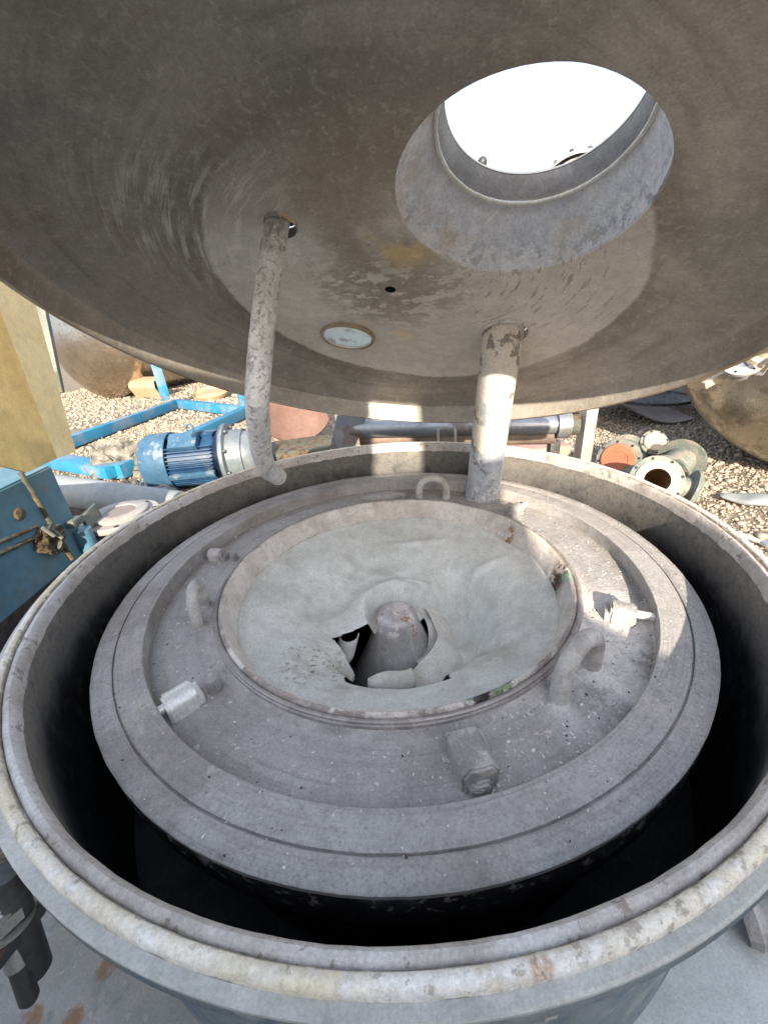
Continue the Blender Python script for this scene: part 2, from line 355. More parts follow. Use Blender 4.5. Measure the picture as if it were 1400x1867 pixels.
m_glass = mat('milky_sight_glass', (.74, .84, .80), (.84, .90, .87), 14, (.35, .5), .0, .1, 60, layers=[dict(color=(.36, .35, .32), scale=22, lo=.56, hi=.60, amt=.8, rough=.8)])
m_glass.node_tree.nodes['Principled BSDF'].inputs['Transmission Weight'].default_value = .75
m_blue = mat('blue_rusty_paint', (.07, .175, .25), (.105, .235, .32), 4, (.35, .55), .0, .2, 40, layers=[
    dict(color=(.20, .25, .22), scale=2.5, lo=.55, hi=.75, amt=.45),
    dict(color=RUST, scale=9, lo=.74, hi=.78, amt=.9, rough=.9),
    dict(color=(.22, .13, .07), scale=5, lo=.62, hi=.75, amt=.4)])
m_rusty = mat('rusty_seam', (0.051, 0.021, 0.010), (0.156, 0.126, 0.072), 14, (.7, .95), .0, .8, 60, layers=[dict(color=(0.084, 0.114, 0.102), scale=12, lo=.45, hi=.55, amt=.7)], bdist=.006)
m_cyan = mat('bright_blue_frame_paint', (.012, .16, .30), (.02, .20, .36), 4, (.35, .5), .0, .1, 40, layers=[dict(color=(.22, .23, .26), scale=2.2, lo=.50, hi=.66, amt=.5), dict(color=(.16, .11, .08), scale=9, lo=.66, hi=.70, amt=.7)])
m_motor = mat('motor_blue_paint', (.010, .045, .115), (.018, .065, .15), 9, (.35, .5), .0, .1, 60, layers=[dict(color=(.12, .14, .17), scale=7, lo=.55, hi=.7, amt=.4)])
m_motorlt = mat('motor_pale_blue_paint', (.03, .085, .155), (.05, .12, .20), 9, (.35, .5), .0, .1, 60, layers=[dict(color=(.26, .28, .30), scale=7, lo=.55, hi=.66, amt=.5)])
m_gear = mat('gear_housing_grey', (.12, .15, .175), (.19, .22, .245), 9, (.35, .5), .2, .1, 60)
m_mirror = mat('polished_stainless', (.50, .44, .36), (.60, .54, .46), 2, (.10, .2), 1.0, .25, 5, layers=[dict(color=(.30, .23, .16), scale=9, lo=.55, hi=.68, amt=.6, rough=.5)], bdist=.02)
m_mirror2 = mat('tarnished_stainless', (.46, .43, .37), (.58, .55, .49), 3, (.22, .34), 1.0, .3, 6, layers=[dict(color=(.16, .12, .08), scale=7, lo=.52, hi=.68, amt=.5, rough=.5)], bdist=.02)
m_tan = mat('tan_board', (.72, .48, .16), (.82, .60, .24), 2.5, (.55, .8), 0, .15, 30, layers=[dict(color=(.36, .25, .11), scale=2.2, lo=.5, hi=.7, z=(.25, .05), warp=.2, amt=.6)])
m_tan2 = mat('tan_board_pale', (.82, .62, .30), (.88, .70, .38), 2.5, (.55, .8), 0, .15, 30)
m_brown = mat('brown_folded_sheet', (.33, .23, .14), (.40, .30, .20), 3, (.6, .8), 0, .15, 30)
m_redsheet = mat('reddish_sheet', (.14, .08, .06), (.19, .11, .09), 3, (.5, .7), .1, .2, 30)
m_greysheet = mat('grey_rubber_sheet', (.20, .175, .16), (.26, .23, .21), 3, (.6, .8), 0, .3, 30)
m_darksteel = mat('dark_steel', (0.054, 0.054, 0.058), (0.126, 0.122, 0.119), 9, (.35, .6), .5, .4, 60, layers=[dict(color=(0.216, 0.126, 0.090), scale=9, lo=.56, hi=.66, amt=.6)])
m_steel = mat('plain_steel', (.26, .28, .31), (.36, .38, .41), 6, (.28, .45), .6, .2, 60, layers=[dict(color=(.17, .12, .09), scale=5, lo=.52, hi=.66, amt=.7, rough=.8)])
m_zinc = mat('zinc_plated_steel', (.38, .37, .35), (.48, .47, .44), 22, (.3, .5), .6, .2, 80)
m_white = mat('dirty_white_flange', (.27, .265, .26), (.36, .35, .345), 6, (.6, .8), 0, .2, 60, layers=[dict(color=(.33, .27, .25), scale=8, lo=.5, hi=.65, amt=.6)])
m_pipegrey = mat('pale_pipe', (.20, .225, .24), (.26, .285, .30), 4, (.5, .7), 0, .15, 60)
m_greenflange = mat('green_grey_flange', (.12, .14, .13), (.19, .20, .18), 8, (.55, .8), .1, .3, 60, layers=[dict(color=(.26, .22, .18), scale=9, lo=.5, hi=.65, amt=.7), dict(color=(.03, .07, .08), scale=5, lo=.58, hi=.66, amt=.5)])
m_orange = mat('orange_liner', (.30, .095, .05), (.38, .13, .075), 6, (.5, .7), 0, .2, 60)
m_cream = mat('cream_liner', (.38, .32, .22), (.46, .39, .28), 6, (.5, .7), 0, .15, 60)
m_linerin = mat('brown_bore', (.10, .06, .035), (.20, .12, .07), 6, (.6, .8), 0, .15, 60)
m_crump = mat('crumpled_grey_foil', (.09, .088, .075), (.25, .24, .21), 9, (.4, .6), .1, .6, 20, bdist=.02)
m_plate = mat('grey_deck_plate', (.19, .20, .205), (.26, .27, .28), 2.5, (.25, .4), .25, .1, 60, layers=[
    dict(color=(.34, .31, .26), scale=3, lo=.5, hi=.7, amt=.6),
    dict(color=(.26, .12, .05), scale=11, lo=.63, hi=.68, amt=.75, rough=.8),
    dict(color=(.10, .16, .22), scale=5, lo=.60, hi=.72, amt=.4)])
_s = [at(196, 1762, -.60), at(62, 1856, -.60), at(134, 1858, -.60)]
m_plate = mat('grey_deck_plate', (.215, .21, .195), (.29, .285, .265), 2.5, (.4, .55), .05, .3, 60, layers=[
    dict(color=(.29, .26, .21), scale=3, lo=.5, hi=.7, amt=.6), dict(color=(.13, .13, .125), scale=12, lo=.55, hi=.7, amt=.5), dict(color=(.38, .38, .38), scale=40, lo=.66, hi=.70, amt=.5)]+[
    dict(color=(.24, .12, .055), scale=30, lo=.2, hi=.5, rad=(p.x, p.y, .022, .012), warp=.025, amt=.8, rough=.85) for p in _s])
m_plate2 = mat('pale_deck_plate', (.46, .47, .46), (.54, .55, .54), 2.5, (.3, .45), .1, .1, 60, layers=[dict(color=(.48, .43, .35), scale=4, lo=.48, hi=.66, amt=.7), dict(color=(.40, .30, .15), scale=5, lo=.60, hi=.72, amt=.4)])
m_stone = mat('gravel_stone', (0.272, 0.222, 0.172), (0.472, 0.394, 0.315), 14.0, (.8, .95), 0, .3, 60, layers=[dict(color=(0.243, 0.215, 0.194), scale=9, lo=.5, hi=.6, amt=.6)])
m_ground = mat('gravel_ground', (0.208, 0.169, 0.130), (0.338, 0.286, 0.221), 4, (.85, .98), 0, 1.0, 26, layers=[
    dict(color=(0.221, 0.189, 0.156), scale=30, lo=.50, hi=.64, amt=.5, h=-1), dict(color=(0.546, 0.468, 0.364), scale=40, lo=.54, hi=.62, amt=.7, h=1),
    dict(color=(0.312, 0.260, 0.208), scale=.7, lo=.5, hi=.65, amt=.4)], bdist=.02)
m_oldpipe = mat('brown_stained_pipe', (.14, .10, .08), (.26, .20, .16), 7, (.6, .8), .1, .3, 60)
m_powder = mat('white_powder', (.62, .61, .59), (.74, .73, .72), 30, (.9, .98), 0, 0, 60)
m_dirt = mat('dark_dirt', (.05, .035, .03), (.12, .08, .06), 30, (.9, .98), 0, 0, 60)
m_pink = mat('pinkish_brick', (.30, .19, .16), (.38, .26, .22), 8, (.8, .9), 0, .4, 50)

# ------------------------------------------------------------------ ground
GZ = -0.85
def ground_h(x, y): return GZ
bm = bmesh.new()
bmesh.ops.create_grid(bm, x_segments=40, y_segments=40, size=400)
go = obj('ground', bm, m_ground, loc=(0, 0, GZ)); go['kind'] = 'structure'
# loose stones: one mass
rs = np.random.RandomState(3)
ib = bmesh.new(); bmesh.ops.create_icosphere(ib, subdivisions=1, radius=1)
V0 = np.array([v.co[:] for v in ib.verts]); F0 = np.array([[v.index for v in f.verts] for f in ib.faces]); ib.free()
pts = []
def zone(n, x0, x1, y0, y1, s0, s1):
    for _ in range(n):
        x, y = rs.uniform(x0, x1), rs.uniform(y0, y1)
        pts.append((x, y, rs.uniform(s0, s1)))
zone(20000, 1.0, 4.2, .4, 4.5, .005, .015)
zone(22000, -4.6, .9, 1.6, 6.0, .006, .017)
zone(10000, -8.5, 1.5, 6.0, 12, .014, .034)
zone(900, 1.0, 2.2, -1.6, .5, .008, .02)
zone(500, 1.0, 4.2, .4, 4.5, .018, .034); zone(900, -4.6, .9, 1.6, 9.0, .020, .045)
pts = np.array(pts); n = len(pts)
P = np.zeros((n, 12, 3))
sc = pts[:, 2][:, None, None]*rs.uniform(.55, 1.3, (n, 1, 3)); sc[:, :, 2] *= .7
P = V0[None]*sc*rs.uniform(.8, 1.2, (n, 12, 1))
a = rs.uniform(0, 6.28, n); ca, sa = np.cos(a)[:, None], np.sin(a)[:, None]
x = P[:, :, 0]*ca-P[:, :, 1]*sa; y = P[:, :, 0]*sa+P[:, :, 1]*ca
P[:, :, 0] = x+pts[:, 0][:, None]; P[:, :, 1] = y+pts[:, 1][:, None]; P[:, :, 2] += pts[:, 2][:, None]*.25
me = bpy.data.meshes.new('gravel'); me.vertices.add(n*12); me.vertices.foreach_set('co', P.ravel())
Fi = (F0[None]+(np.arange(n)*12)[:, None, None]).reshape(-1, 3)
me.loops.add(Fi.size); me.loops.foreach_set('vertex_index', Fi.ravel().astype(np.int32))
me.polygons.add(len(Fi)); me.polygons.foreach_set('loop_start', np.arange(0, Fi.size, 3, dtype=np.int32))
me.update(calc_edges=True); me.validate(); me.materials.append(m_stone)
gv = bpy.data.objects.new('gravel', me); C.objects.link(gv); gv.location = (0, 0, GZ); gv['kind'] = 'stuff'
gv['label'] = 'loose tan gravel covering the yard floor'; gv['category'] = 'gravel'

# ------------------------------------------------------------------ centrifuge tank
tank = thing('centrifuge_tank', 'large open round steel tank with cream sealing bead around its rim', 'tank', (0, 0, GZ))
TL = (0, 0, -GZ)     # child offset so that mesh coordinates are world coordinates
def nz(amp, sc, seed=0):
    def f(r, z, a):
        q = mnoise.noise(Vector((math.cos(a)*sc, math.sin(a)*sc, seed+z*20)))
        return r+q*amp, z+q*amp*.6
    return f
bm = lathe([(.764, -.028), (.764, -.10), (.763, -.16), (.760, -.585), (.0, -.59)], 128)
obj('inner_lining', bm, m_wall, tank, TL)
bm = lathe([(.764, -.030), (.766, -.012), (.769, -.005), (.7725, -.0015), (.777, -.001), (.781, -.004), (.7835, -.010)], 256, fn=nz(.0012, 30))
obj('rim_lip', bm, m_lip, tank, TL)
prof = [(.792+.0082*math.cos(t), -.006+.0092*math.sin(t)) for t in [math.pi*(1-k/10) for k in range(11)]]
bm = lathe([(.7835, -.014)]+prof+[(.8005, -.012)], 256, fn=nz(.0010, 24, 5))
obj('sealing_bead', bm, m_bead, tank, TL)
bm = lathe([(.8003, -.0105), (.811, -.0095), (.8135, -.012), (.8138, -.016)], 192)
obj('rim_flange', bm, m_paint, tank, TL)
bm = lathe([(.8138, -.016), (.8140, -.034), (.812, -.037), (.775, -.037), (.772, -.06), (.772, -.62)], 192)
obj('outer_shell', bm, m_shellout, tank, TL)
# stiffening brackets under the flange
bp = at(1012, 1862, -.07)
for a in (math.atan2(bp.y, bp.x),):
    a = a; d = Vector((math.cos(a), math.sin(a), 0))
    bm = prism([(0, 0), (.038, 0), (.038, -.02), (.012, -.11), (0, -.11)], .012,
               Matrix((d, (0, 0, 1), d.cross(Vector((0, 0, 1))))).transposed().to_4x4())
    bmesh.ops.transform(bm, matrix=T(d.x*.7725, d.y*.7725, -.0385), verts=bm.verts)
    obj('bracket', fixn(bm), m_paint, tank, TL)
# deck plate round the base of the tank
dk = [(-.80, -.43), (-1.02, -.66), (-1.15, -1.5), (.78, -1.5), (.735, -1.0), (.668, -.545), (.55, -.4), (-.6, -.3)]
bm = prism(dk, .02, T(0, 0, -.62)); obj('deck_plate', fixn(bm), m_plate, tank, TL)
bm = prism([(.12, -1.49), (.775, -1.49), (.733, -1.0), (.664, -.55), (.5, -.58), (.3, -.72)], .006, T(0, 0, -.5965)); obj('deck_patch', fixn(bm), m_plate2, tank, TL)
bm = box(1.5, 1.2, .2, T(-.1, -.6, -.73)); obj('base_frame', bm, m_darksteel, tank, TL)
# wire handle standing at the back of the rim
h0 = at(797, 806, 0); 
d = Vector((.94, -.20, 0)).normalized(); c0 = at(813, 805, 0)*1.02
pp = [c0-d*.036+Vector((0, 0, -.05)), c0-d*.036+Vector((0, 0, .03)), c0-d*.034+Vector((0, 0, .047)), c0-d*.026+Vector((0, 0, .054)),
      c0+d*.026+Vector((0, 0, .054)), c0+d*.034+Vector((0, 0, .047)), c0+d*.036+Vector((0, 0, .03)), c0+d*.036+Vector((0, 0, -.05))]
obj('handle', tube(pp, .0055, 10), m_zinc, tank, TL)

# swing clamp at the near left edge
A_ = Vector((-.502, -.670, -.058)); ax_ = Vector((.005, -.040, -.140)).normalized()
cl = thing('swing_clamp', 'dark swing bolt clamp with bright threaded end beside the near left rim', 'clamp', A_)
MC = zmat((0, 0, 0), -ax_)      # +z towards the threaded end, origin at the tip
def cz(z): return MC @ T(0, 0, z)
pr = [(.0145 if k % 2 else .0165, -.036+.0030*k) for k in range(12)]+[(.013, .0), (0, .001)]
obj('threaded_end', lathe(pr, 28, mat=MC), m_zinc, cl)
bm = hexa(.027, .020, cz(-.056)); bmesh.ops.bevel(bm, geom=bm.edges[:], offset=.003, segments=2, affect='EDGES'); obj('nut', bm, m_zinc, cl)
obj('washer', lathe([(0, -.0618), (.029, -.0618), (.030, -.0575), (0, -.0570)], 36, mat=MC), m_zinc, cl)
obj('clamp_bar', beam(MC @ Vector((0, 0, -.073)) + Vector((.010, .030, 0)), MC @ Vector((0, 0, -.073))+Vector((-.035, -.085, -.005)), .040, .02), m_darksteel, cl)
obj('sleeve', tube([MC @ Vector((0, 0, -.080)), MC @ Vector((0, 0, -.118))], .0125, 22), m_zinc, cl)
bm = tube([MC @ Vector((0, 0, -.118)), MC @ Vector((0, 0, -.172)), MC @ Vector((0, 0, -.178))], [.0105, .0105, .0070], 22); obj('rod', bm, m_darksteel, cl)
p0, p1 = Vector((-.489, -.664, -.052))-A_, Vector((-.494, -.697, -.205))-A_; dp = (p1-p0).normalized()
obj('pivot_rod', tube([p0, p1, p1+dp*.008], [.0165, .0165, .011], 26), m_darksteel, cl)
q = at(1405, 1668, -.56)
cl2 = thing('pipe_elbow', 'grey cast fitting beside the near right edge of the deck', 'pipe elbow', (q.x, q.y, -.56))
bm = lathe([(0, -.05), (.05, -.05), (.055, -.03), (.035, -.015), (.035, .015), (.055, .03), (.055, .045), (0, .045)], 32, mat=RY(R(70)) @ RX(.3)); obj('casting', rough(bm, .003, 14), m_bolt, cl2)
bm = tube([(0, 0, -.05), (.01, .0, -.15), (.02, .01, -.29)], .03, 18); obj('stem', bm, m_darksteel, cl2)

# ------------------------------------------------------------------ basket
BX, BY = .00228, -.0008
bask = thing('centrifuge_basket', 'round grey dusty basket ring with lifting eyes sitting inside the open tank', 'centrifuge basket', (BX, BY, -.6))
BL = (0, 0, .6)
def chip(r, z, a):
    q = mnoise.noise(Vector((math.cos(a)*28, math.sin(a)*28, r*40)))
    return r+q*.0009, z+q*.0006
bm = lathe([(.6016, -.139), (.6016, -.0990), (.6030, -.0976), (.6525, -.0978), (.6540, -.0985), (.6545, -.105), (.6575, -.105), (.6580, -.0995), (.6595, -.0985), (.692, -.0995), (.6952, -.102), (.6950, -.110)], 256, fn=chip)
obj('top_ring', bm, m_dust, bask, BL)
bm = lathe([(.6948, -.1105), (.6958, -.113), (.6955, -.150), (.690, -.185), (.675, -.215), (.650, -.240), (.615, -.255), (.605, -.262), (.600, -.46), (.60, -.58), (.0, -.60)], 160, fn=nz(.0016, 14))
obj('basket_shell', bm, m_black, bask, BL)
bm = lathe([(.6018, -.134), (.598, -.1375), (.50, -.1375), (.480, -.1365), (.470, -.1335), (.463, -.128)], 192, fn=nz(.0012, 18, 2))
obj('top_plate', bm, m_shelf, bask, BL)
bm = lathe([(.4640, -.1300), (.4640, -.1215), (.4610, -.1205), (.4610, -.1155), (.4585, -.1135), (.455, -.1135), (.4525, -.1150), (.450, -.119)], 192, fn=nz(.0007, 22, 7))
obj('seal_ring', bm, m_seal, bask, BL)
# inner wall of basket seen through the torn cloth
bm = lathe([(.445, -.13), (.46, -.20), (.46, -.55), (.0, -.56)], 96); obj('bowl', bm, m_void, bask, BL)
bm = lathe([(.19, -.56), (.158, -.52), (.104, -.40), (.074, -.33), (.061, -.293), (.057, -.275), (.050, -.262), (.036, -.254), (.020, -.2525), (0, -.254)], 72, fn=nz(.0015, 6))
obj('hub', bm, m_hub, bask, BL)
def pol(r, a, z=-.137): return Vector((r*math.cos(R(a)), r*math.sin(R(a)), z))
# lifting eyes
def eye(pa, pb, h, rr):
    pa, pb = Vector(pa), Vector(pb); u = (pb-pa); wv = u.length; u.normalize(); P_ = [pa+Vector((0, 0, -.004))]
    for k in range(13):
        t = math.pi*k/12
        P_.append(pa+u*(wv/2-wv/2*math.cos(t))+Vector((0, 0, h-wv/2+wv/2*math.sin(t))))
    P_.append(pb+Vector((0, 0, -.004)))
    def fn(v, p, r_): return v+mnoise.noise_vector(v*40)*.0007
    P2 = []
    for a, b in zip(P_[:-1], P_[1:]): P2 += [a, (a+b)/2]
    P2.append(P_[-1]); return tube(P2, rr, 14, fn=fn)
for k, (p0, p1, h) in enumerate([(pol(.505, 75.5), pol(.525, 64.5), .085), (at(363, 1142, -.137), at(376, 1106, -.137), .085), (at(1018, 1276, -.137), at(1078, 1216, -.137), .10)]):
    a, b = Vector((p0.x-BX, p0.y-BY, p0.z)), Vector((p1.x-BX, p1.y-BY, p1.z))
    o = obj('lifting_eye', eye(a, b, h, .0165 if k == 2 else .0135), m_eye, bask, BL)
for p0, p1 in ((pol(.505, 75.5), pol(.525, 64.5)), (at(363, 1142, -.137), at(376, 1106, -.137)), (at(1018, 1276, -.137), at(1078, 1216, -.137))):
    for p in (p0, p1):
        bm = lathe([(.0225, -.002), (.0215, .001), (.019, .004), (.0135, .0055)], 24, mat=T(p.x-BX, p.y-BY, -.1375)); obj('weld', rough(bm, .0022, 70), m_shelf, bask, BL)
# clamp blocks: stubby drums lying radially, with pin and bolt
def block(px, py, ang, Lr, rr, m_, pin=True, flat=False, powd=True, amp=.0014):
    p = at(px, py, -.137); p = Vector((p.x-BX, p.y-BY, -.137)); a = R(ang); d = Vector((math.cos(a), math.sin(a), 0)); s = Vector((-d.y, d.x, 0))
    sh = [(rr*math.cos(t), rr*.95+rr*math.sin(t)) for t in [R(x) for x in range(-10, 191, 20)]]
    sh = [(rr, 0)] + sh + [(-rr, 0)]
    if flat: sh = [(rr, 0), (rr, rr*1.25), (rr*.62, rr*1.72), (-rr*.62, rr*1.72), (-rr, rr*1.25), (-rr, 0)]
    MB = Matrix((s, Vector((0, 0, 1)), -s.cross(Vector((0, 0, 1))) if False else s.cross(Vector((0, 0, 1))))).transposed().to_4x4()
    ax = s.cross(Vector((0, 0, 1)))
    bm = prism(sh, Lr, T(*(p-ax*Lr/2-Vector((0, 0, .004)))) @ MB); fixn(bm)
    bmesh.ops.bevel(bm, geom=[e for e in bm.edges if e.calc_face_angle(0) > 1.2], offset=.004, segments=2, affect='EDGES')
    if powd:
        bmesh.ops.subdivide_edges(bm, edges=bm.edges[:], cuts=3, use_grid_fill=True); rough(bm, amp, 60)
    o = obj('clamp_block', bm, m_, bask, BL)
    # step cut: small lower heel towards the centre
    bm = box(rr*1.7, rr*.9, Lr*.22, T(*(p-d*(Lr/2+Lr*.09)+Vector((0, 0, rr*.42)))) @ MB, None, .003)
    obj('heel', rough(bm, .001, 60), m_, o, (0, 0, 0))
    if pin:
        bm = tube([p+d*(Lr/2-.004)+Vector((0, 0, rr*.9)), Vector((d.x*.600, d.y*.600, p.z+rr*.9))] if False else [p+d*(Lr/2-.004)+Vector((0, 0, rr*.9)), p+d*(Lr/2+.034)+Vector((0, 0, rr*.9))], .009, 16)
        obj('pin', bm, m_chrome, o, (0, 0, 0))
    return o
block(398, 1018, 164, .048, .019, m_bolt, pin=False)
block(334, 1290, -138, .054, .026, m_chrome, powd=False)
block(860, 1398, -80, .070, .029, m_bolt, pin=False, flat=True, amp=.0022)
block(878, 1436, -84, .020, .015, m_bolt, pin=False, flat=True, amp=.0015)
block(1132, 1128, -27, .050, .023, m_bolt, flat=True)
block(938, 938, 35, .050, .021, m_bolt)
def hbolt(px, py, rr=.014, h=.026, z=-.1375):
    p = at(px, py, z); p = Vector((p.x-BX, p.y-BY, z))
    bm = hexa(rr, h, T(*p)); bmesh.ops.bevel(bm, geom=bm.edges[:], offset=.002, segments=2, affect='EDGES')
    lathe([(0, h), (rr*.7, h), (rr*.66, h+.0015), (0, h+.0018)], 18, bm, T(*p))
    obj('bolt', rough(bm, .0006, 80), m_bolt, bask, BL)
hbolt(393, 1256, .0155, .028); hbolt(428, 1020, .013, .022); hbolt(868, 1440, .015, .016)
def crumbs(name, n_, m_, s0, s1, fn_, seed):
    r_ = random.Random(seed); bm = bmesh.new()
    for _ in range(n_):
        p = fn_(r_); q_ = r_.uniform(s0, s1)
        b = bmesh.new(); bmesh.ops.create_icosphere(b, subdivisions=1, radius=q_, matrix=T(*p) @ RZ(r_.uniform(0, 6)) @ Matrix.Diagonal((r_.uniform(.7, 1.6), r_.uniform(.5, 1), r_.uniform(.25, .6), 1)))
        for v in b.verts: v.co += Vector((r_.uniform(-1, 1), r_.uniform(-1, 1), r_.uniform(-1, 1)))*q_*.25
        me_ = bpy.data.meshes.new('t'); b.to_mesh(me_); b.free(); bm.from_mesh(me_); bpy.data.meshes.remove(me_)
    o = obj(name, bm, m_, bask, BL); o['kind'] = 'stuff'; return o
def on_shelf(r_):
    a = r_.uniform(0, 6.283) if r_.random() < .35 else r_.gauss(-.75, .45); q_ = r_.uniform(.468, .598); return (q_*math.cos(a), q_*math.sin(a), -.1368)
def on_ring(r_):
    a = r_.uniform(0, 6.283); q_ = r_.uniform(.606, .692); return (q_*math.cos(a), q_*math.sin(a), -.0972)
crumbs('powder_crumbs', 420, m_powder, .0009, .0032, on_shelf, 1); crumbs('powder_crumbs', 200, m_powder, .0008, .0022, on_ring, 2)
crumbs('dirt_flakes', 70, m_dirt, .0010, .0030, on_shelf, 3); crumbs('dirt_flakes', 60, m_dirt, .0008, .0022, on_ring, 4)
# rear raised pad with powder
c = pol(.535, 91, -.137)
bm = lathe([(0, .016), (.04, .018), (.055, .012), (.06, 0)], 40); bmesh.ops.transform(bm, matrix=T(c.x-BX, c.y-BY, -.1375) @ RZ(R(-2)) @ Matrix.Diagonal((1.55, .33, 1, 1)), verts=bm.verts)
obj('pad', rough(bm, .005, 30), m_shelf, bask, BL)
# small screws standing proud on the back wall groove, and powder crumbs are in the materials
# ------------------------------------------------------------------ filter cloth
cloth = thing('filter_cloth', 'pale torn filter cloth sagging round the hub in the basket mouth', 'filter cloth', (BX, BY, -.6))
def coll(u, v):
    a = u*2*math.pi; t = v
    prof_ = [(.4500, -.1180), (.4480, -.1120), (.4430, -.1100), (.4390, -.1130), (.4340, -.1210), (.4290, -.131), (.4235, -.145), (.4195, -.158), (.418, -.172)]
    k = t*(len(prof_)-1); i = min(int(k), len(prof_)-2); f = k-i
    r = prof_[i][0]*(1-f)+prof_[i+1][0]*f; z = prof_[i][1]*(1-f)+prof_[i+1][1]*f
    q = mnoise.noise(Vector((math.cos(a)*5, math.sin(a)*5, 1.3))); q2 = mnoise.noise(Vector((math.cos(a)*22, math.sin(a)*22, t*3)))
    k2 = t*t
    return Vector(((r+q*.010*k2+q2*.003*k2)*math.cos(a), (r+q*.010*k2+q2*.003*k2)*math.sin(a), z+q2*.003*t))
bm = sheet(coll, 240, 24, 0, True); obj('collar', bm, m_collar, cloth, BL, ang=60)
def sst(x): x = max(0, min(1, x)); return x*x*(3-2*x)
def floorz(x, y):
    r = math.hypot(x, y); a = math.atan2(y, x)
    z = -.176-.098*sst((.414-r)/.24)
    z += .025*sst((y+.02)/.25)*sst((.38-r)/.12)
    z += .015*sst((-x-.05)/.2)*sst((.37-r)/.12)
    z += .050*sst((.17-r)/.09)*sst((y+.06)/.10)
    fm_ = sst((math.cos(math.atan2(y, x)-R(-45))+.10)/.45); z -= .095*sst((.285-r)/.085)*fm_
    w1 = mnoise.noise(Vector((x*7, y*9, 2.2))); w2 = mnoise.noise(Vector((x*17, y*15, 4.2)))
    z += (w1*.006+w2*.0012)*sst((.40-r)/.05)
    # creases: a long fold across the back right and pleats radiating from the hub
    def fold(p0, p1, dpt, wd):
        ax, ay = p0; bx, by = p1; L2 = (bx-ax)**2+(by-ay)**2; t = max(0, min(1, ((x-ax)*(bx-ax)+(y-ay)*(by-ay))/L2))
        yy = mnoise.noise(Vector((t*5, 0, dpt*99)))*.012
        dx, dy = x-(ax+(bx-ax)*t), y-(ay+(by-ay)*t)+yy; dd = math.hypot(dx, dy)
        sgn = 1 if dy > 0 else -1
        return dpt*math.exp(-(dd/wd)**2)*(.55+sgn*.75*math.tanh(dd/(.3*wd)))*math.sin(math.pi*min(1, max(0, t*.94+.03)))
    z += fold((.02, .10), (.34, .11), .017, .022)
    z += fold((-.10, .12), (.12, .20), .006, .04)
    z += fold((-.30, -.12), (-.06, .06), .007, .04)
    z += fold((.10, -.01), (.28, -.20), .010, .035)
    z += fold((-.22, .24), (.0, .12), .005, .03)
    z += fold((-.05, .28), (.2, .26), .010, .02)
    return z
def flo(u, v):
    a = u*2*math.pi; r = .4225*(1-v)+.058*v
    ad = math.degrees(a); x, y = r*math.cos(a), r*math.sin(a)
    tear = .060
    if ad > 300 or ad < 25: tear = .088
    if 200 < ad < 300: tear = (.195+.10*sst((ad-232)/14))*min(1, (ad-200)/6)*min(1, (300-ad)/10)
    if r < tear+.006*mnoise.noise(Vector((x*16, y*16, 0))): return None
    z0 = floorz(x, y)
    hz_ = -.291-.04*(r-.060)/.014 if r < .074 else (-.331-.07*(r-.074)/.03 if r < .104 else -.401-.12*(r-.104)/.054)
    z0 = max(z0, hz_+.004); k_ = sst((.092-r)/.028); z0 = z0*(1-k_)+(hz_+.0035)*k_
    e = sst((r-.398)/.02); z = z0*(1-e)+(-.172)*e
    return Vector((x, y, z))
bm = sheet(flo, 300, 110, 0, True); obj('sagging_floor', bm, m_cloth, cloth, BL, ang=70)
# sleeve wrapped round the hub, open at the near left
UE = [(.02, .105, -.31), (.078, .065, -.290), (.112, .0, -.325), (.094, -.08, -.318), (.020, -.145, -.338), (-.045, -.175, -.312), (-.085, -.195, -.302)]
BE = [(.05, .17, -.34), (.15, .12, -.39), (.215, .0, -.43), (.235, -.12, -.43), (.15, -.28, -.40), (.0, -.32, -.40), (-.08, -.30, -.40)]
def crv(P_, t):
    k = t*(len(P_)-1); i = min(int(k), len(P_)-2); f = k-i
    g = [Vector(P_[max(0, min(len(P_)-1, i+d))]) for d in (-1, 0, 1, 2)]
    return .5*((2*g[1])+(g[2]-g[0])*f+(2*g[0]-5*g[1]+4*g[2]-g[3])*f*f+(3*g[1]-g[0]-3*g[2]+g[3])*f**3)
def slv(u, v):
    a, b = crv(UE, u), crv(BE, u); p = a.lerp(b, v)
    o_ = Vector((p.x, p.y, 0)).normalized()
    p += o_*(.012*math.sin(math.pi*v)+.006*mnoise.noise(Vector((u*5, v*3, 0)))+.004*mnoise.noise(Vector((u*14, v*7, 9))))
    return p
bm = sheet(slv, 110, 40, .0025); obj('sleeve', fixn(bm), m_cloth2, cloth, BL, ang=60)
# curled flap at the near end of the sleeve, with the upright torn tongue on the left
def lipf(u, v):
    a = crv(UE, .66+.34*u); cr = .031*(.45+.75*math.sin(math.pi*min(1, u*.75+.25))); t = v*4.3
    o_ = Vector((a.x*.3+.02, a.y, 0)).normalized()
    return a+o_*(cr*(1-math.cos(t)))*.8+Vector((0, 0, cr*math.sin(t)*.9))
bm = sheet(lipf, 30, 20, .002); obj('curled_flap', fixn(bm), m_cloth2, cloth, BL, ang=60)
def tong(u, v):
    wd = .030*(1-.1*v)*(.35+.65*sst(v*2.2)); t = (u-.5)*3.6
    c = Vector((-.172+.036*v, -.075+.030*v, -.385+.095*v))
    return c+Vector((wd*math.sin(t), -wd*math.cos(t), 0))
bm = sheet(tong, 18, 18, .0025); obj('torn_tongue', fixn(bm), m_cloth2, cloth, BL, ang=60)

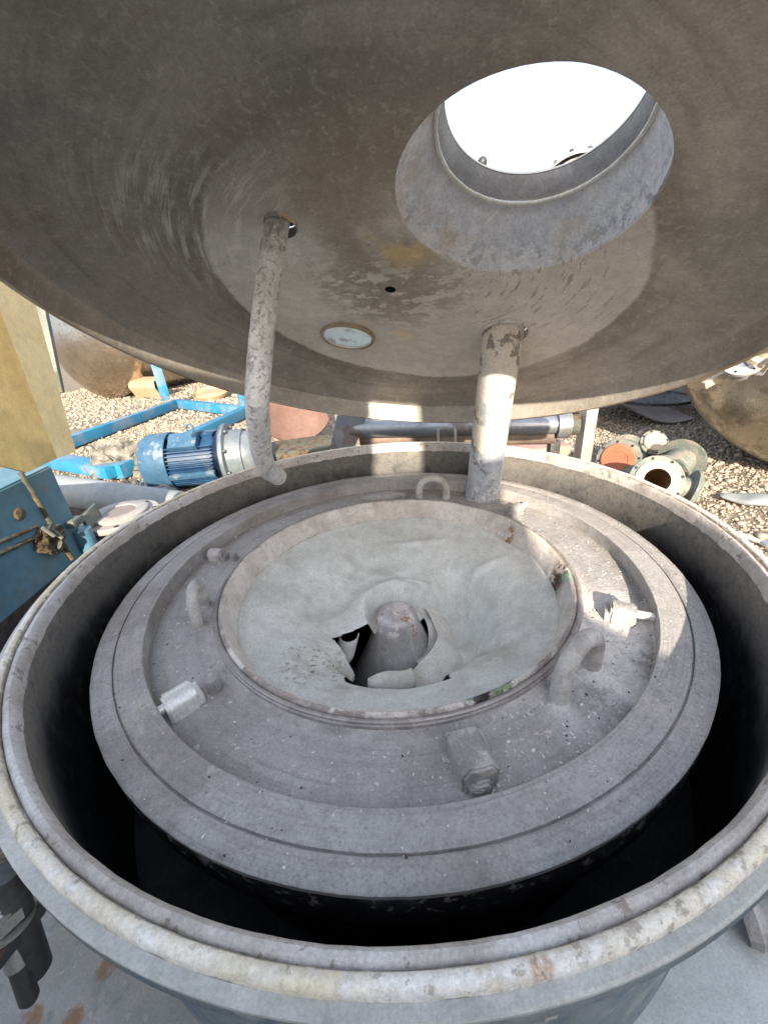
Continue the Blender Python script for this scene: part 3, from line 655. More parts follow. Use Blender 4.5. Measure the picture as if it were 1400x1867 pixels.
# ------------------------------------------------------------------ lid
AZ, TH, HA, HZ = -.3458, .4886, .8884, .0382
ca_, sa_, ct, st = math.cos(AZ), math.sin(AZ), math.cos(TH), math.sin(TH)
def L2W(x, y, z):
    Y = HA-(HA-y)*ct+z*st; Z = HZ+(HA-y)*st+z*ct
    return Vector((x*ca_-Y*sa_, x*sa_+Y*ca_, Z))
O = L2W(0, 0, 0); ex = L2W(1, 0, 0)-O; ey = L2W(0, 1, 0)-O; ez = L2W(0, 0, 1)-O
MLID = Matrix((ex, ey, ez)).transposed().to_4x4(); MLID.translation = O
def plid(px, py, wv):
    v = ray(px, py); t = ((O+ez*wv-CAM).dot(ez))/v.dot(ez); X = CAM+v*t-O
    return Vector((X.dot(ex), X.dot(ey), X.dot(ez)))
lid = thing('centrifuge_lid', 'large domed steel lid swung open above the tank, dusty brown inside', 'lid', mw=MLID)
def lobj(name, bm, m_, parent=None, **k):
    o = obj(name, bm, m_, parent or lid, **k); return o
inner = [(0, .168), (.10, .1675), (.20, .166), (.32, .163), (.42, .159), (.50, .154), (.56, .142), (.62, .125), (.68, .107), (.73, .090), (.765, .074), (.779, .062), (.7845, .045), (.786, .0)]
outer = [(.7985, 0), (.8, .014), (.797, .018), (.797, .05), (.790, .072), (.770, .09), (.69, .122), (.56, .158), (.50, .168), (.32, .177), (.10, .181), (0, .182)]
bm = lathe(inner+outer, 160); bmesh.ops.remove_doubles(bm, verts=bm.verts, dist=1e-6); fixn(bm)
shell = lobj('shell', bm, m_lid)
NB = (Vector((.2729, -.1551, .160)), .2224); NT = (Vector((.2965, -.1940, .257)), .170); NE = (Vector((.2985, -.197, .300)), .162)
PA = Vector((-.195, -.183, .16)); PBc = Vector((.236, .352, .16)); SG = Vector((-.251, .314, .16)); HO = Vector((-.038, .084, .166))
cut = bmesh.new()
for c, r_ in ((NB[0], NB[1]-.0015), (PA+Vector((.003, .003, 0)), .0325), (PBc, .0665), (SG, .084), (HO, .015)):
    lathe([(0, -.2), (r_, -.2), (r_, .2), (0, .2)], 72, cut, T(c.x, c.y, .16))
bmesh.ops.remove_doubles(cut, verts=cut.verts, dist=1e-6); fixn(cut)
cutter = obj('cutter', cut, None, None, mw=MLID)
md = shell.modifiers.new('b', 'BOOLEAN'); md.object = cutter; md.operation = 'DIFFERENCE'; md.solver = 'EXACT'
bpy.context.view_layer.update()
dg = bpy.context.evaluated_depsgraph_get(); nm = bpy.data.meshes.new_from_object(shell.evaluated_get(dg))
shell.modifiers.clear(); shell.data = nm; bpy.data.objects.remove(cutter)
bb = bmesh.new(); bb.from_mesh(nm); sharp(bb, 30); bb.to_mesh(nm); bb.free()
shell.data.name = 'shell'
# rim flange seen edge on
bm = lathe([(.7985, -.0015), (.803, .001), (.8045, .008), (.803, .0135), (.8, .0142)], 160); lobj('rim', bm, m_lidout)
bm = lathe([(.7862, .0), (.7866, -.0018), (.7985, -.0018), (.7987, .0)], 160); lobj('rim_face', bm, m_lidout)
bm = lathe([(.7835, .0525), (.7800, .0585), (.7815, .0600), (.7850, .054)], 160, closed=True, fn=nz(.0006, 20)); lobj('weld', bm, m_lid)
# cone nozzle
def ringpts(c, r_, n=96): return [Vector((c.x+r_*math.cos(2*math.pi*k/n), c.y+r_*math.sin(2*math.pi*k/n), c.z)) for k in range(n)]
def loft(secs, n=96, closed=False):
    bm = bmesh.new(); Rg = [[bm.verts.new(p) for p in ringpts(c, r_, n)] for c, r_ in secs]
    m_ = len(Rg)
    for k in range(m_ if closed else m_-1):
        A, B = Rg[k], Rg[(k+1) % m_]
        for i in range(n): j = (i+1) % n; bm.faces.new((A[i], A[j], B[j], B[i]))
    return fixn(bm)
def lerp(a, b, t): return a[0].lerp(b[0], t), a[1]*(1-t)+b[1]*t
s_in = [(NB[0]-Vector((0, 0, .004)), NB[1]-.001)]+[(lerp(NB, NT, t)[0], lerp(NB, NT, t)[1]+.006*math.sin(math.pi*t)) for t in (.15, .3, .5, .7, .85, .97)]
s_out = [(c+Vector((0, 0, .002)), r_+.010) for c, r_ in s_in[::-1]]
def lidz(x, y):
    r_ = math.hypot(x, y); pr = [p for p in inner if p[0] <= .78]
    for (r0, z0), (r1, z1) in zip(pr[:-1], pr[1:]):
        if r_ <= r1: return z0+(z1-z0)*(r_-r0)/(r1-r0)
    return .07
nb_ = loft(s_in+s_out, closed=True)
for v in nb_.verts:
    if v.co.z < .175: 
        f_ = max(0, min(1, (.185-v.co.z)/.029)); v.co.z += (lidz(v.co.x, v.co.y)+.005-.156)*f_
lobj('nozzle_cone', nb_, m_noz)
wl = []
for k in range(97):
    a = 2*math.pi*k/96; wl.append((NT[0].x+(NT[1]+.001)*math.cos(a), NT[0].y+(NT[1]+.001)*math.sin(a), NT[0].z-.006))
lobj('nozzle_weld', tube(wl[:-1], .0042, 10, close=True, fn=lambda v, p, r_: v+mnoise.noise_vector(v*60)*.0012), m_edge)
bl = []
for k in range(96):
    a = 2*math.pi*k/96; x_, y_ = NB[0].x+(NB[1]+.001)*math.cos(a), NB[0].y+(NB[1]+.001)*math.sin(a); bl.append((x_, y_, lidz(x_, y_)))
lobj('nozzle_neck', loft([(NT[0]-Vector((0, 0, .004)), NT[1]+.004), (NT[0], NT[1]), (NE[0], NE[1]), (NE[0]+Vector((0, 0, .001)), NE[1]+.009), (NT[0], NT[1]+.012)], closed=True), m_neck)
lobj('nozzle_edge', loft([(NE[0]+Vector((0, 0, .0015)), NE[1]-.001), (NE[0]+Vector((0, 0, .006)), NE[1]), (NE[0]+Vector((0, 0, .006)), NE[1]+.012), (NE[0]+Vector((0, 0, .0012)), NE[1]+.012)], closed=True), m_edge)
# cap and knob on the outside of the lid, glimpsed through the nozzle
def outside(px, py, rad):
    wv = .31
    while True:
        q = plid(px, py, wv)
        if math.hypot(q.x-NE[0].x, q.y-NE[0].y) > rad or wv > 1.2: return q
        wv += .004
q = outside(1052, 306, .255)
bm = lathe([(.060, 0), (.060, .008), (.052, .012), (.035, .020), (.02, .023), (0, .024)], 40, mat=T(q.x, q.y, q.z-.02)); o = lobj('outer_cap', bm, m_paint)
for k in range(10):
    a = k*2*math.pi/10; b = hexa(.0045, .008, T(q.x+.055*math.cos(a), q.y+.055*math.sin(a), q.z-.013)); obj('cap_bolt', b, m_darksteel, o)
bm = tube([(q.x, q.y, .25), (q.x, q.y, q.z-.019)], .05, 30); lobj('cap_stub', bm, m_paint)
q = outside(879, 296, .195)
bm = bmesh.new(); bmesh.ops.create_uvsphere(bm, u_segments=20, v_segments=12, radius=.010, matrix=T(*q)); k_ = lobj('knob', bm, m_darksteel)
bm = tube([(q.x, q.y, .25), (q.x, q.y, q.z)], .005, 10); lobj('knob_stem', bm, m_darksteel)
# bent wash pipe
def fl(v, p, r_): return v+mnoise.noise_vector(v*38)*.0016
A0 = PA; dirp = Vector((0, 0, -1)); W_ = []
for k in range(15): W_.append(A0+Vector((-.016*k/14-.008*math.sin(math.pi*k/14), .0, .035-.395*k/14)))
# bend towards the near left of the basket
e_ = W_[-1]
bd = plid(506, 868, -.315)
tgt = Vector((bd.x, bd.y, -.315))
for k in range(1, 9):
    t = k/8; W_.append(Vector((e_.x*(1-t)+tgt.x*t, e_.y*(1-t)+tgt.y*t, e_.z*(1-t)+(-.315)*t))-Vector((.012*math.sin(math.pi*t), 0, .040*math.sin(math.pi*t))))
bm = tube(W_, .0250, 26, fn=fl, cap=True)
lobj('wash_pipe', bm, m_flake)
e2 = W_[-1]; dd = (W_[-1]-W_[-2]).normalized()
bm = lathe([(.014, .0), (.0260, 0), (.0270, .003), (.0255, .006), (.015, .006)], 26, mat=zmat(e2, dd), closed=True); lobj('pipe_mouth', fixn(rough(bm, .0012, 60)), m_flake)
bm = lathe([(0, .001), (.0135, .001)], 20, mat=zmat(e2, dd)); lobj('pipe_bore', fixn(bm), m_darksteel)
bm = lathe([(.0320, -.006), (.0345, -.001), (.0345, .016), (.0320, .016)], 40, mat=T(PA.x+.003, PA.y+.003, .163), closed=True); lobj('pipe_collar', fixn(bm), m_neck)
bm = lathe([(0, .02), (.034, .02)], 30, mat=T(PA.x+.003, PA.y+.003, .163)); lobj('socket_cap', bm, m_void)
# feed pipe
bt = plid(877, 912, -.32); bt.z = -.32; top = PBc+Vector((-.004, 0, .04)); W_ = [top.lerp(Vector((bt.x, bt.y, -.32)), k/16) for k in range(17)]
bm = tube(W_, .0600, 36, fn=lambda v, p, r_: v+mnoise.noise_vector(v*14)*.0012, cap=False)
# bevelled closed end
dd = (W_[-1]-W_[0]).normalized(); lathe([(.0600, 0), (.056, .006), (.050, .010), (0, .012)], 36, bm, zmat(W_[-1], dd))
bmesh.ops.remove_doubles(bm, verts=bm.verts, dist=.0004); lobj('feed_pipe', fixn(bm), m_pipeb)
bm = lathe([(.066, -.006), (.0685, 0), (.0685, .018), (.066, .018)], 44, mat=T(PBc.x, PBc.y, .160), closed=True); lobj('pipe_collar', fixn(bm), m_lid)
bm = lathe([(0, .022), (.067, .022)], 30, mat=T(PBc.x, PBc.y, .163)); lobj('socket_cap', bm, m_darksteel)
# sight glass
bm = lathe([(.083, -.010), (.088, -.003), (.088, .020), (.083, .020)], 64, mat=T(SG.x, SG.y, .159), closed=True); sgr = lobj('sight_glass', fixn(bm), m_lidout)
bm = lathe([(0, -.003), (.070, -.003), (.076, -.001), (.0828, .004), (.0828, .016), (0, .016)], 64, mat=T(SG.x, SG.y, .159)); obj('glass', fixn(bm), m_glass, sgr)
bm = lathe([(.0755, -.0035), (.0775, -.0055), (.0795, -.0035), (.0775, -.001)], 64, mat=T(SG.x, SG.y, .159), closed=True); obj('gasket', fixn(bm), m_edge, sgr)
# drain hole boss
bm = lathe([(.014, -.004), (.020, -.0045), (.030, -.002), (.046, .0018)], 48, mat=T(HO.x, HO.y, HO.z), fn=nz(.001, 10)); lobj('vent_boss', fixn(bm), m_lid)
bm = lathe([(.0145, -.004), (.013, .05), (0, .05)], 30, mat=T(HO.x, HO.y, HO.z)); lobj('vent_bore', fixn(bm), m_void)

# ------------------------------------------------------------------ hinge assembly behind the tank
hd = Vector((.985, -.17, 0)).normalized()
hc = Vector((.26, 1.16, -.04))
pL = aty(640, 790, 1.16+.10); pR = aty(1040, 785, 1.05)
hin = thing('lid_hinge', 'grey hinge shaft with bearing plates behind the tank rim under the lid', 'hinge', (pL.x, pL.y, GZ))
iv = Vector((pL.x, pL.y, GZ))
def ho(name, bm, m_): bmesh.ops.translate(bm, vec=-iv, verts=bm.verts); return obj(name, bm, m_, hin)
a, b = pL+Vector((0, 0, .02)), pR+Vector((0, 0, .03))
ho('shaft', tube([a, b], .045, 28), m_steel)
a2, b2 = a+Vector((.05, .04, -.06)), b+Vector((-.06, .04, -.06))
ho('rear_pipe', tube([a2, b2], .045, 28), m_oldpipe)
ho('gusset', fixn(prism([(0, .13), (.16, .13), (.03, -.14), (-.09, -.14)], .012, zmat(a+Vector((-.06, -.03, -.04)), (0, -1, 0), up=(0, 0, 1)) @ Matrix.Diagonal((1, 1, 1, 1)))), m_steel)
ho('flange_collar', tube([a+Vector((.08, 0, 0)), a+Vector((.12, 0, 0))], .056, 28), m_steel)
ho('flange_collar', tube([b-hd*.07, b-hd*.01], .066, 28), m_steel)
ho('bearing', tube([b-hd*.01, b+hd*.03], .05, 28), m_rusty)
pb = aty(1067, 790, 1.05)
ho('bearing_plate', box(.055, .08, .72, T(pb.x, pb.y, -.31), None, .004), m_zinc)
ho('leg', box(.03, .05, .75, T(a.x+.16, a.y+.06, -.475), None, .003), m_darksteel)
ho('leg', box(.05, .05, .70, T(b.x-.06, b.y+.04, -.49), None, .003), m_darksteel)
q = aty(1035, 812, 1.75)
bm = box(.24, .2, .16, T(q.x, q.y, GZ+.08), None, .01); o = obj('brick', rough(bm, .006, 9), m_pink); tag(o, 'pinkish block on the gravel behind the right end of the hinge shaft', 'brick')
q = at(972, 822, GZ+.1)
bm = box(.7, .25, .12, T(0, 0, .06) @ RZ(.1), None, .01); o = obj('timber_sleeper', rough(bm, .006, 5), m_pink, loc=(q.x, q.y+.1, GZ)); tag(o, 'low reddish beam lying on the gravel behind the hinge shaft', 'beam')

# ------------------------------------------------------------------ blue machine housing and boards on the left
XB = -1.5
hs = thing('machine_housing', 'blue painted steel machine housing with rusty welded seams left of the tank', 'machine housing', (XB-.5, .6, GZ))
hv = Vector((XB-.5, .6, GZ))
def hb(name, bm, m_, par=None): bmesh.ops.translate(bm, vec=-hv, verts=bm.verts); return obj(name, bm, m_, par or hs)
bm = prism([(XB-1.0, -.45), (XB, -.45), (XB, .900), (XB-1.0, .95)], .45, T(0, 0, -.455)); bmesh.ops.bevel(bm, geom=bm.edges[:], offset=.008, segments=2, affect='EDGES'); hb('panel_box', bm, m_blue)
bm = prism([(XB-1.0, -.45), (XB-.03, -.45), (XB-.03, .88), (XB-1.0, .9)], .396, T(0, 0, GZ)); hb('plinth', bm, m_darksteel)
# welded seams
s0, s1 = atx(38, 862, XB+.003), atx(132, 1020, XB+.003)
P_ = [s0.lerp(s1, k/24)+Vector((mnoise.noise(Vector((k*.7, 0, 0)))*.004, mnoise.noise(Vector((k*.9, 3, 0)))*.006, 0)) for k in range(25)]
hb('weld_seam', tube(P_, [.009+.004*random.random() for _ in P_], 8), m_rusty)
s0, s1 = atx(-6, 1012, XB+.003), atx(75, 975, XB+.003)
P_ = [s0.lerp(s1, k/16)+Vector((0, 0, mnoise.noise(Vector((k*.9, 3, 0)))*.005)) for k in range(17)]
hb('weld_seam', tube(P_, [.008+.003*random.random() for _ in P_], 8), m_rusty)
P_ = [p+Vector((0, .002, .040)) for p in P_]; hb('weld_seam', tube(P_, [.006+.003*random.random() for _ in P_], 8), m_rusty)
c = atx(92, 985, XB+.005)
bm = bmesh.new(); bmesh.ops.create_icosphere(bm, subdivisions=4, radius=1); bmesh.ops.transform(bm, matrix=T(*c) @ Matrix.Diagonal((.02, .075, .07, 1)), verts=bm.verts)
hb('rust_mass', rough(rough(bm, .03, 22), .012, 60), m_rusty)
for (px, py, ang) in ((78, 962, .7), (95, 965, 1.0)):
    c = atx(px, py, XB+.03); hb('clip', tube([c, c+Vector((.012, .03*math.cos(ang), -.055))], .008, 8), m_greenflange)
c = atx(35, 937, XB); bm = lathe([(.026, 0), (.024, .010), (.012, .014), (0, .015)], 24, mat=zmat(c, (1, 0, 0))); hb('plug', rough(bm, .001, 50), m_rusty)
# lug on the rear corner
c = atx(140, 958, XB+.02)
bm = box(.04, .075, .035, T(c.x, c.y+.0, c.z+.02), None, .005); hb('corner_lug', rough(bm, .003, 30), m_greenflange)
bm = tube([c+Vector((0, .02, -.03)), c+Vector((0, .02, -.15))], .040, 20); hb('lug_socket', bm, m_blue)
bm = box(.02, .12, .30, T(c.x-.01, c.y+.14, c.z-.12) @ RX(.15), None, .004); hb('corner_plate', bm, m_greenflange)
# tan boards standing on the housing
a0 = atx(60, 548, XB+.02); a1 = atx(136, 824, XB+.02); f1 = atx(101, 836, XB+.05); f0 = atx(-4, 566, XB+.05); l1 = atx(46, 862, XB+.10)
def quad(pts_, th):
    pts_ = [Vector(p) for p in pts_]
    nrm = (pts_[1]-pts_[0]).cross(pts_[-1]-pts_[0]).normalized()
    bm = bmesh.new(); A = [bm.verts.new(p) for p in pts_]; B = [bm.verts.new(p-nrm*th) for p in pts_]
    n = len(pts_); bm.faces.new(A); bm.faces.new(B[::-1])
    for i in range(n): bm.faces.new((A[i], A[(i+1) % n], B[(i+1) % n], B[i]))
    return fixn(bm)
tb = thing('tan_board', 'tall folded tan board standing on the blue housing', 'board', (a1.x, a1.y, 0.0))
tv = Vector((a1.x, a1.y, 0))
up = Vector((0, .07, .45))
def brd(name, pl, m_):
    bm = quad(pl, .008); bmesh.ops.translate(bm, vec=-tv, verts=bm.verts); return obj(name, bm, m_, tb)
brd('side_panel', [a1, f1, f0+(f0-f1)*.3, a0+(a0-a1)*.5], m_tan2)
ll = atx(-60, 835, XB+.10)
brd('front_panel', [f1+Vector((.001, 0, 0)), l1, ll, ll+Vector((0, .1, 1.0)), f0+(f0-f1)*.3], m_tan)
# rusty angle batten fixed behind the board
g0, g1 = atx(66, 520, XB-.10), atx(106, 712, XB-.10); tp = g0-(g1-g0)*.5
bm = beam(g1-tv, tp-tv, .045, .012, None, .002); beam(Vector((.0, .022, 0))+g1-tv, Vector((.0, .022, 0))+tp-tv, .012, .04, bm, .002); o = obj('angle_batten', bm, m_greenflange, tb)
bm = beam(g1-tv+Vector((0, 0, -.01)), g1-tv+(g0-g1)*.18, .050, .018, None, .003); obj('rusty_end', rough(bm, .003, 30), m_rusty, o)
# ------------------------------------------------------------------ round white blind flange on a stub, pale pipe
c = at(220, 936, -.36)
fs = thing('nozzle_stub', 'upright stub with a dirty white round blind flange left behind the tank', 'flange', (c.x, c.y, GZ))
H = -.36-GZ
bm = lathe([(.10, 0), (.10, H-.04)], 40); obj('stub', bm, m_blue, fs)
fp = lathe([(.0, H-.034), (.190, H-.034), (.192, H-.030), (.192, H-.008), (.188, H-.004), (0, H-.004)], 48); obj('flange_plate', fp, m_white, fs)
bm = lathe([(.138, H-.004), (.140, H+.014), (.134, H+.018), (.084, H+.018), (.078, H+.013), (0, H+.011)], 56); obj('raised_face', bm, m_white, fs)
bm = lathe([(0, H+.0135), (.078, H+.0135)], 40); obj('gasket_disc', fixn(bm), m_greysheet, fs)
for k in range(8):
    a = R(22+45*k); bm = lathe([(0, .0), (.0125, .0), (.0125, .002), (0, .002)], 18, mat=T(.166*math.cos(a), .166*math.sin(a), H-.0050)); obj('bolt_hole', bm, m_void, fs)
c1 = at(105, 895, -.50); c2 = at(330, 925, -.62)
pp_ = thing('pale_pipe', 'thick pale grey pipe lying between the blue housing and the white flange', 'pipe', (c1.x, c1.y, c1.z))
bm = tube([Vector((-.25, .10, .02)), c2-c1], .115, 32); obj('barrel', bm, m_pipegrey, pp_)
# supports under the pale pipe
bm = box(.2, .1, .30, T(.15, -.0, -.20)); obj('saddle', bm, m_darksteel, pp_)
# hose couplings
c = at(270, 885, GZ+.08)
hc_ = thing('pipe_coupling', 'short clamped steel pipe coupling lying in front of the blue motor', 'pipe coupling', (c.x, c.y, GZ+.075))
dv = (at(312, 905, GZ+.06)-c); dv.z = 0
bm = tube([Vector((0, 0, 0)), dv], .05, 24); obj('body', bm, m_steel, hc_)
for t in (.0, .28, .72, 1.0):
    d_ = dv.normalized(); bm = tube([dv*t-d_*.012, dv*t+d_*.012], .070, 28); obj('collar', bm, m_darksteel if t in (.28,) else m_steel, hc_)

# ------------------------------------------------------------------ electric motor
mc = at(366, 836, -.58); ml = Vector((-1, -.06, 0)).normalized()
ML = zmat((mc.x, mc.y, -.58), -ml, up=(0, 0, 1)); k_ = 1.0
mo = thing('electric_motor', 'blue finned electric motor with round fan cover lying on the gravel', 'electric motor', mw=ML)
# local z runs from the fan cover (-) to the drive end (+)
bm = lathe([(0, -.47), (.16, -.47), (.235, -.45), (.262, -.40), (.265, -.22), (.258, -.215), (.25, -.22)], 48); obj('fan_cover', bm, m_motorlt, mo)
bm = lathe([(.0, -.24), (.205, -.24), (.205, .20), (.23, .20), (.23, .235), (0, .235)], 48)
fins = bmesh.new()
for k in range(44):
    a = 2*math.pi*k/44
    if abs(((a-2.2+math.pi) % (2*math.pi))-math.pi) < .22: continue
    b = box(.045, .0085, .40, RZ(a) @ T(.225, 0, -.02), fins)
obj('body', bm, m_motor, mo); obj('cooling_fins', fins, m_motor, mo)
bm = lathe([(.0, .236), (.235, .236), (.29, .245), (.295, .25), (.295, .285), (.285, .29), (0, .29)], 56); obj('flange', bm, m_gear, mo)
for k in range(8):
    a = R(20+45*k); bm = hexa(.016, .025, T(.262*math.cos(a), .262*math.sin(a), .289)); obj('bolt', bm, m_darksteel, mo)
bm = lathe([(.235, .29), (.232, .42), (.215, .43), (.20, .52), (.16, .56), (.15, .60), (0, .60)], 56); obj('gear_housing', bm, m_gear, mo)
bm = lathe([(.232, .40), (.238, .405), (.238, .425), (.230, .43)], 56); obj('housing_band', bm, m_gear, mo)
# terminal box, eye bolt
bm = box(.08, .16, .24, RZ(2.2) @ T(.245, 0, -.05), None, .008); obj('nameplate_rib', bm, m_motorlt, mo)
bm = box(.05, .05, .40, RZ(R(200)) @ T(.235, 0, -.02), None, .006); obj('foot', bm, m_motorlt, mo)
upl = ML.to_3x3().inverted() @ Vector((0, 0, 1))
tt = [upl*.25+Vector((0, 0, -.02))+upl*(.035*(1-math.cos(t)))+Vector((0, 0, 1))*(.03*math.sin(t)) for t in [2*math.pi*k/18 for k in range(18)]]
bm = tube(tt, .009, 8, close=True); obj('eye_bolt', bm, m_motorlt, mo)

# ------------------------------------------------------------------ blue frame
ZT = GZ+.18
cA, cB, cC, cD, cE = at(112, 800, ZT), at(322, 728, ZT), at(447, 741, ZT), at(208, 848, ZT), at(88, 829, ZT)
bf = thing('blue_frame', 'bright blue welded steel floor frame lying on the gravel left of the hinge', 'frame', (cB.x, cB.y, GZ)); fv = Vector((cB.x, cB.y, GZ))
def fr(p, q_, wd=.13, hh=.15, dz=0, name='rail', m_=None):
    h2 = Vector((0, 0, hh/2+dz))
    bm = beam(p-h2-fv, q_-h2-fv, wd, hh, None, .008); return obj(name, bm, m_ or m_cyan, bf)
fr(cA+(cA-cB)*.3, cB); fr(cB, cC, dz=.002); fr(cC, cD, .13, .15, .001, 'rail'); fr(cD, cE, .20, .12, .003); 
for q_, hh in ((at(303, 728, ZT), .75), (at(447, 738, ZT), .5)):
    bm = box(.16, .10, hh, T(*(q_-fv)) @ T(0, 0, hh/2-.02) @ RZ(.5), None, .006); obj('upright', bm, m_cyan, bf)
# white green rag on the upright
c = at(268, 720, ZT+.18); 
# folded brown sheet
bs = at(275, 728, GZ)
bn = Vector((bs.x, bs.y+.35, GZ))
def fold_(u, v):
    x = -.42+.84*u; prof_ = [(0, .02), (.28, -.01), (.42, .22), (.40, .36), (.05, .42)]
    k = v*4; i = min(int(k), 3); f = k-i
    yy = prof_[i][0]*(1-f)+prof_[i+1][0]*f; zz = prof_[i][1]*(1-f)+prof_[i+1][1]*f
    return Vector((x, -yy*.8, zz+.03))
bm = sheet(fold_, 8, 8, .012); bmesh.ops.transform(bm, matrix=RZ(-.45), verts=bm.verts)
o = obj('folded_sheet', fixn(bm), m_brown, loc=bn, ang=20); tag(o, 'brown folded sheet channel lying before the left polished tank', 'sheet')
c = at(388, 726, GZ)
bm = lathe([(.0, .05), (.26, .05), (.33, .02), (.36, .08), (.37, .08), (.34, .0), (0, .03)], 40); bmesh.ops.transform(bm, matrix=RX(.2), verts=bm.verts)
o = obj('round_pan', fixn(bm), m_brown, loc=(c.x, c.y, GZ+.06)); tag(o, 'shallow round brown pan lying on gravel behind the blue frame', 'pan')
# crumpled foil square
c = at(228, 866, GZ)
def cr(u, v):
    p = Vector(((u-.5)*.46, 0, (v)*.36)); n_ = mnoise.noise_vector(Vector((u*5, v*5, 1)))*.045+mnoise.noise_vector(Vector((u*12, v*12, 5)))*.02
    return p+n_+Vector((0, .16*v, 0))
bm = sheet(cr, 30, 24, .003); bmesh.ops.transform(bm, matrix=RZ(.35), verts=bm.verts)
o = obj('crumpled_sheet', bm, m_crump, loc=(c.x+.04, c.y-.15, GZ+.02)); tag(o, 'square of crumpled grey foil leaning between blue frame and motor', 'foil sheet')
# red brown curved sheet behind tank
c = at(548, 800, GZ+.15)
def rsf(u, v):
    a = -1.0+2.0*u; y = v*1.15
    return Vector((.42*math.sin(a)+.10*v*v*0, .0+.5*v, .10+.42*(1-math.cos(a))+.55*v))
bm = sheet(rsf, 20, 12, .02); bmesh.ops.transform(bm, matrix=RZ(.35), verts=bm.verts)
o = obj('curved_sheet', fixn(bm), m_redsheet, loc=(c.x, c.y, GZ+.02)); tag(o, 'reddish brown curved metal sheet leaning behind the tank left of the hinge', 'metal sheet')
bm = box(.9, .5, .16, T(0, 0, .08) @ RZ(.2), None, .02); o = obj('rusted_beam', rough(bm, .01, 6), m_rusty, loc=(c.x-.0, c.y-.25, GZ)); tag(o, 'dark rusted slab on the ground under the reddish curved sheet', 'steel slab')

# ------------------------------------------------------------------ polished tanks
def vessel(name, label, c, ax, Rr, Lc, m_, dish=.25, extra=None):
    ax = Vector(ax).normalized(); M_ = zmat(c, ax, up=(0, 0, 1))
    t = thing(name, label, 'storage tank', mw=M_)
    bm = lathe([(Rr, 0), (Rr, Lc)], 96); obj('barrel', bm, m_, t)
    pr = [(Rr*math.cos(a), -Rr*dish*2*math.sin(a)) for a in [math.pi/2*k/20 for k in range(21)]]; pr[-1] = (0, pr[-1][1])
    bm = lathe(pr, 96); obj('end_dome', fixn(bm), m_, t)
    pr = [(r_, Lc-z_) for r_, z_ in pr]; bm = lathe(pr, 64); obj('end_dome', fixn(bm), m_, t)
    bm = lathe([(Rr-.005, -.03), (Rr+.006, -.012), (Rr+.006, .012), (Rr-.005, .03)], 96); obj('weld_band', bm, m_, t)
    return t, M_
b0 = at(190, 733, GZ); b1 = at(400, 686, GZ); dd = (b1-b0); dd.z = 0; dd.normalize()
RT_ = 1.35
t1, M1 = vessel('storage_tank', 'horizontal polished steel tank lying on the gravel at far left', (b0.x-.05, b0.y+.55, GZ+RT_), dd, RT_, 4.2, m_mirror, .22)
# hatch on the first tank
# right tank: dished head faces the camera
c = ray(1490, 628); ctr = CAM+c*3.75
RR_ = ctr.z-GZ+.02
vd = Vector((.50, .86, 0))
t2, M2 = vessel('storage_tank', 'tarnished polished steel tank with flanges on top at right edge', (ctr.x+.72, ctr.y+.2, GZ+1.22), (.62, .78, 0), 1.22, 3.2, m_mirror2, .26)
# white nozzle group on top left of right tank
def flange_on(parent_loc, n, rr, name, label, m_, hole=True, bolts=6):
    F = zmat(parent_loc, n); t = thing(name, label, 'flange', mw=F)
    if hole: bm = lathe([(rr*.45, 0), (rr, 0), (rr, rr*.16), (rr*.45, rr*.16)], 40, closed=True)
    else: bm = lathe([(0, 0), (rr, 0), (rr, rr*.16), (0, rr*.16)], 40)
    obj('flange_plate', fixn(bm), m_, t)
    for k in range(bolts):
        a = 2*math.pi*k/bolts+.3; bm = lathe([(0, 0), (rr*.075, 0), (rr*.075, rr*.01), (0, rr*.01)], 14, mat=T(rr*.8*math.cos(a), rr*.8*math.sin(a), rr*.162)); obj('bolt_hole', fixn(bm), m_void, t)
    return t, F
wf = CAM+ray(1352, 662)*2.75; wn = (CAM-wf).normalized()*.7+Vector((0, 0, .75))
tf, F = flange_on(wf, wn, .085, 'flange', 'pale round flange on the upper left of the right polished tank', m_white)
bm = tube([(0, 0, -.07), (0, 0, .0)], .05, 24); obj('neck', bm, m_steel, tf)
wf2 = CAM+ray(1398, 640)*2.75
vt = thing('valve', 'cream valve cluster on top of the right polished tank by the lid rim', 'valve', wf2)
bm = rough(lathe([(0, -.06), (.06, -.06), (.06, -.03), (.035, -.02), (.03, .05), (.06, .06), (.06, .09), (0, .09)], 28, mat=RX(.6)), .003, 20); obj('valve_body', bm, m_cream, vt)
for k in range(5):
    bm = hexa(.011, .05, T(-.06+.028*k, -.05, -.05) @ RX(.9+.3*k)); obj('bolt', bm, m_zinc, vt)
bm = tube([(0, .02, -.10), (0, 0, -.04)], .03, 16); obj('stem', bm, m_steel, vt)
wf3 = CAM+ray(1303, 692)*2.8
bm = box(.12, .03, .035, RY(-.45), None, .004); o = obj('lifting_lug', bm, m_cream, loc=wf3)
tag(o, 'small cream lug sticking out at the top left of the right polished tank', 'lug')
# dark vessel behind
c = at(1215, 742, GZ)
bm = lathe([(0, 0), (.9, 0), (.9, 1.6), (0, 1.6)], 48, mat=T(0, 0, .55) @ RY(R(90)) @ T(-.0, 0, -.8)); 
dv_ = obj('dark_drum', fixn(bm), m_void, loc=(c.x-.1, c.y+1.5, GZ+.32)); tag(dv_, 'large black drum in the shadow behind the right polished tank', 'drum')
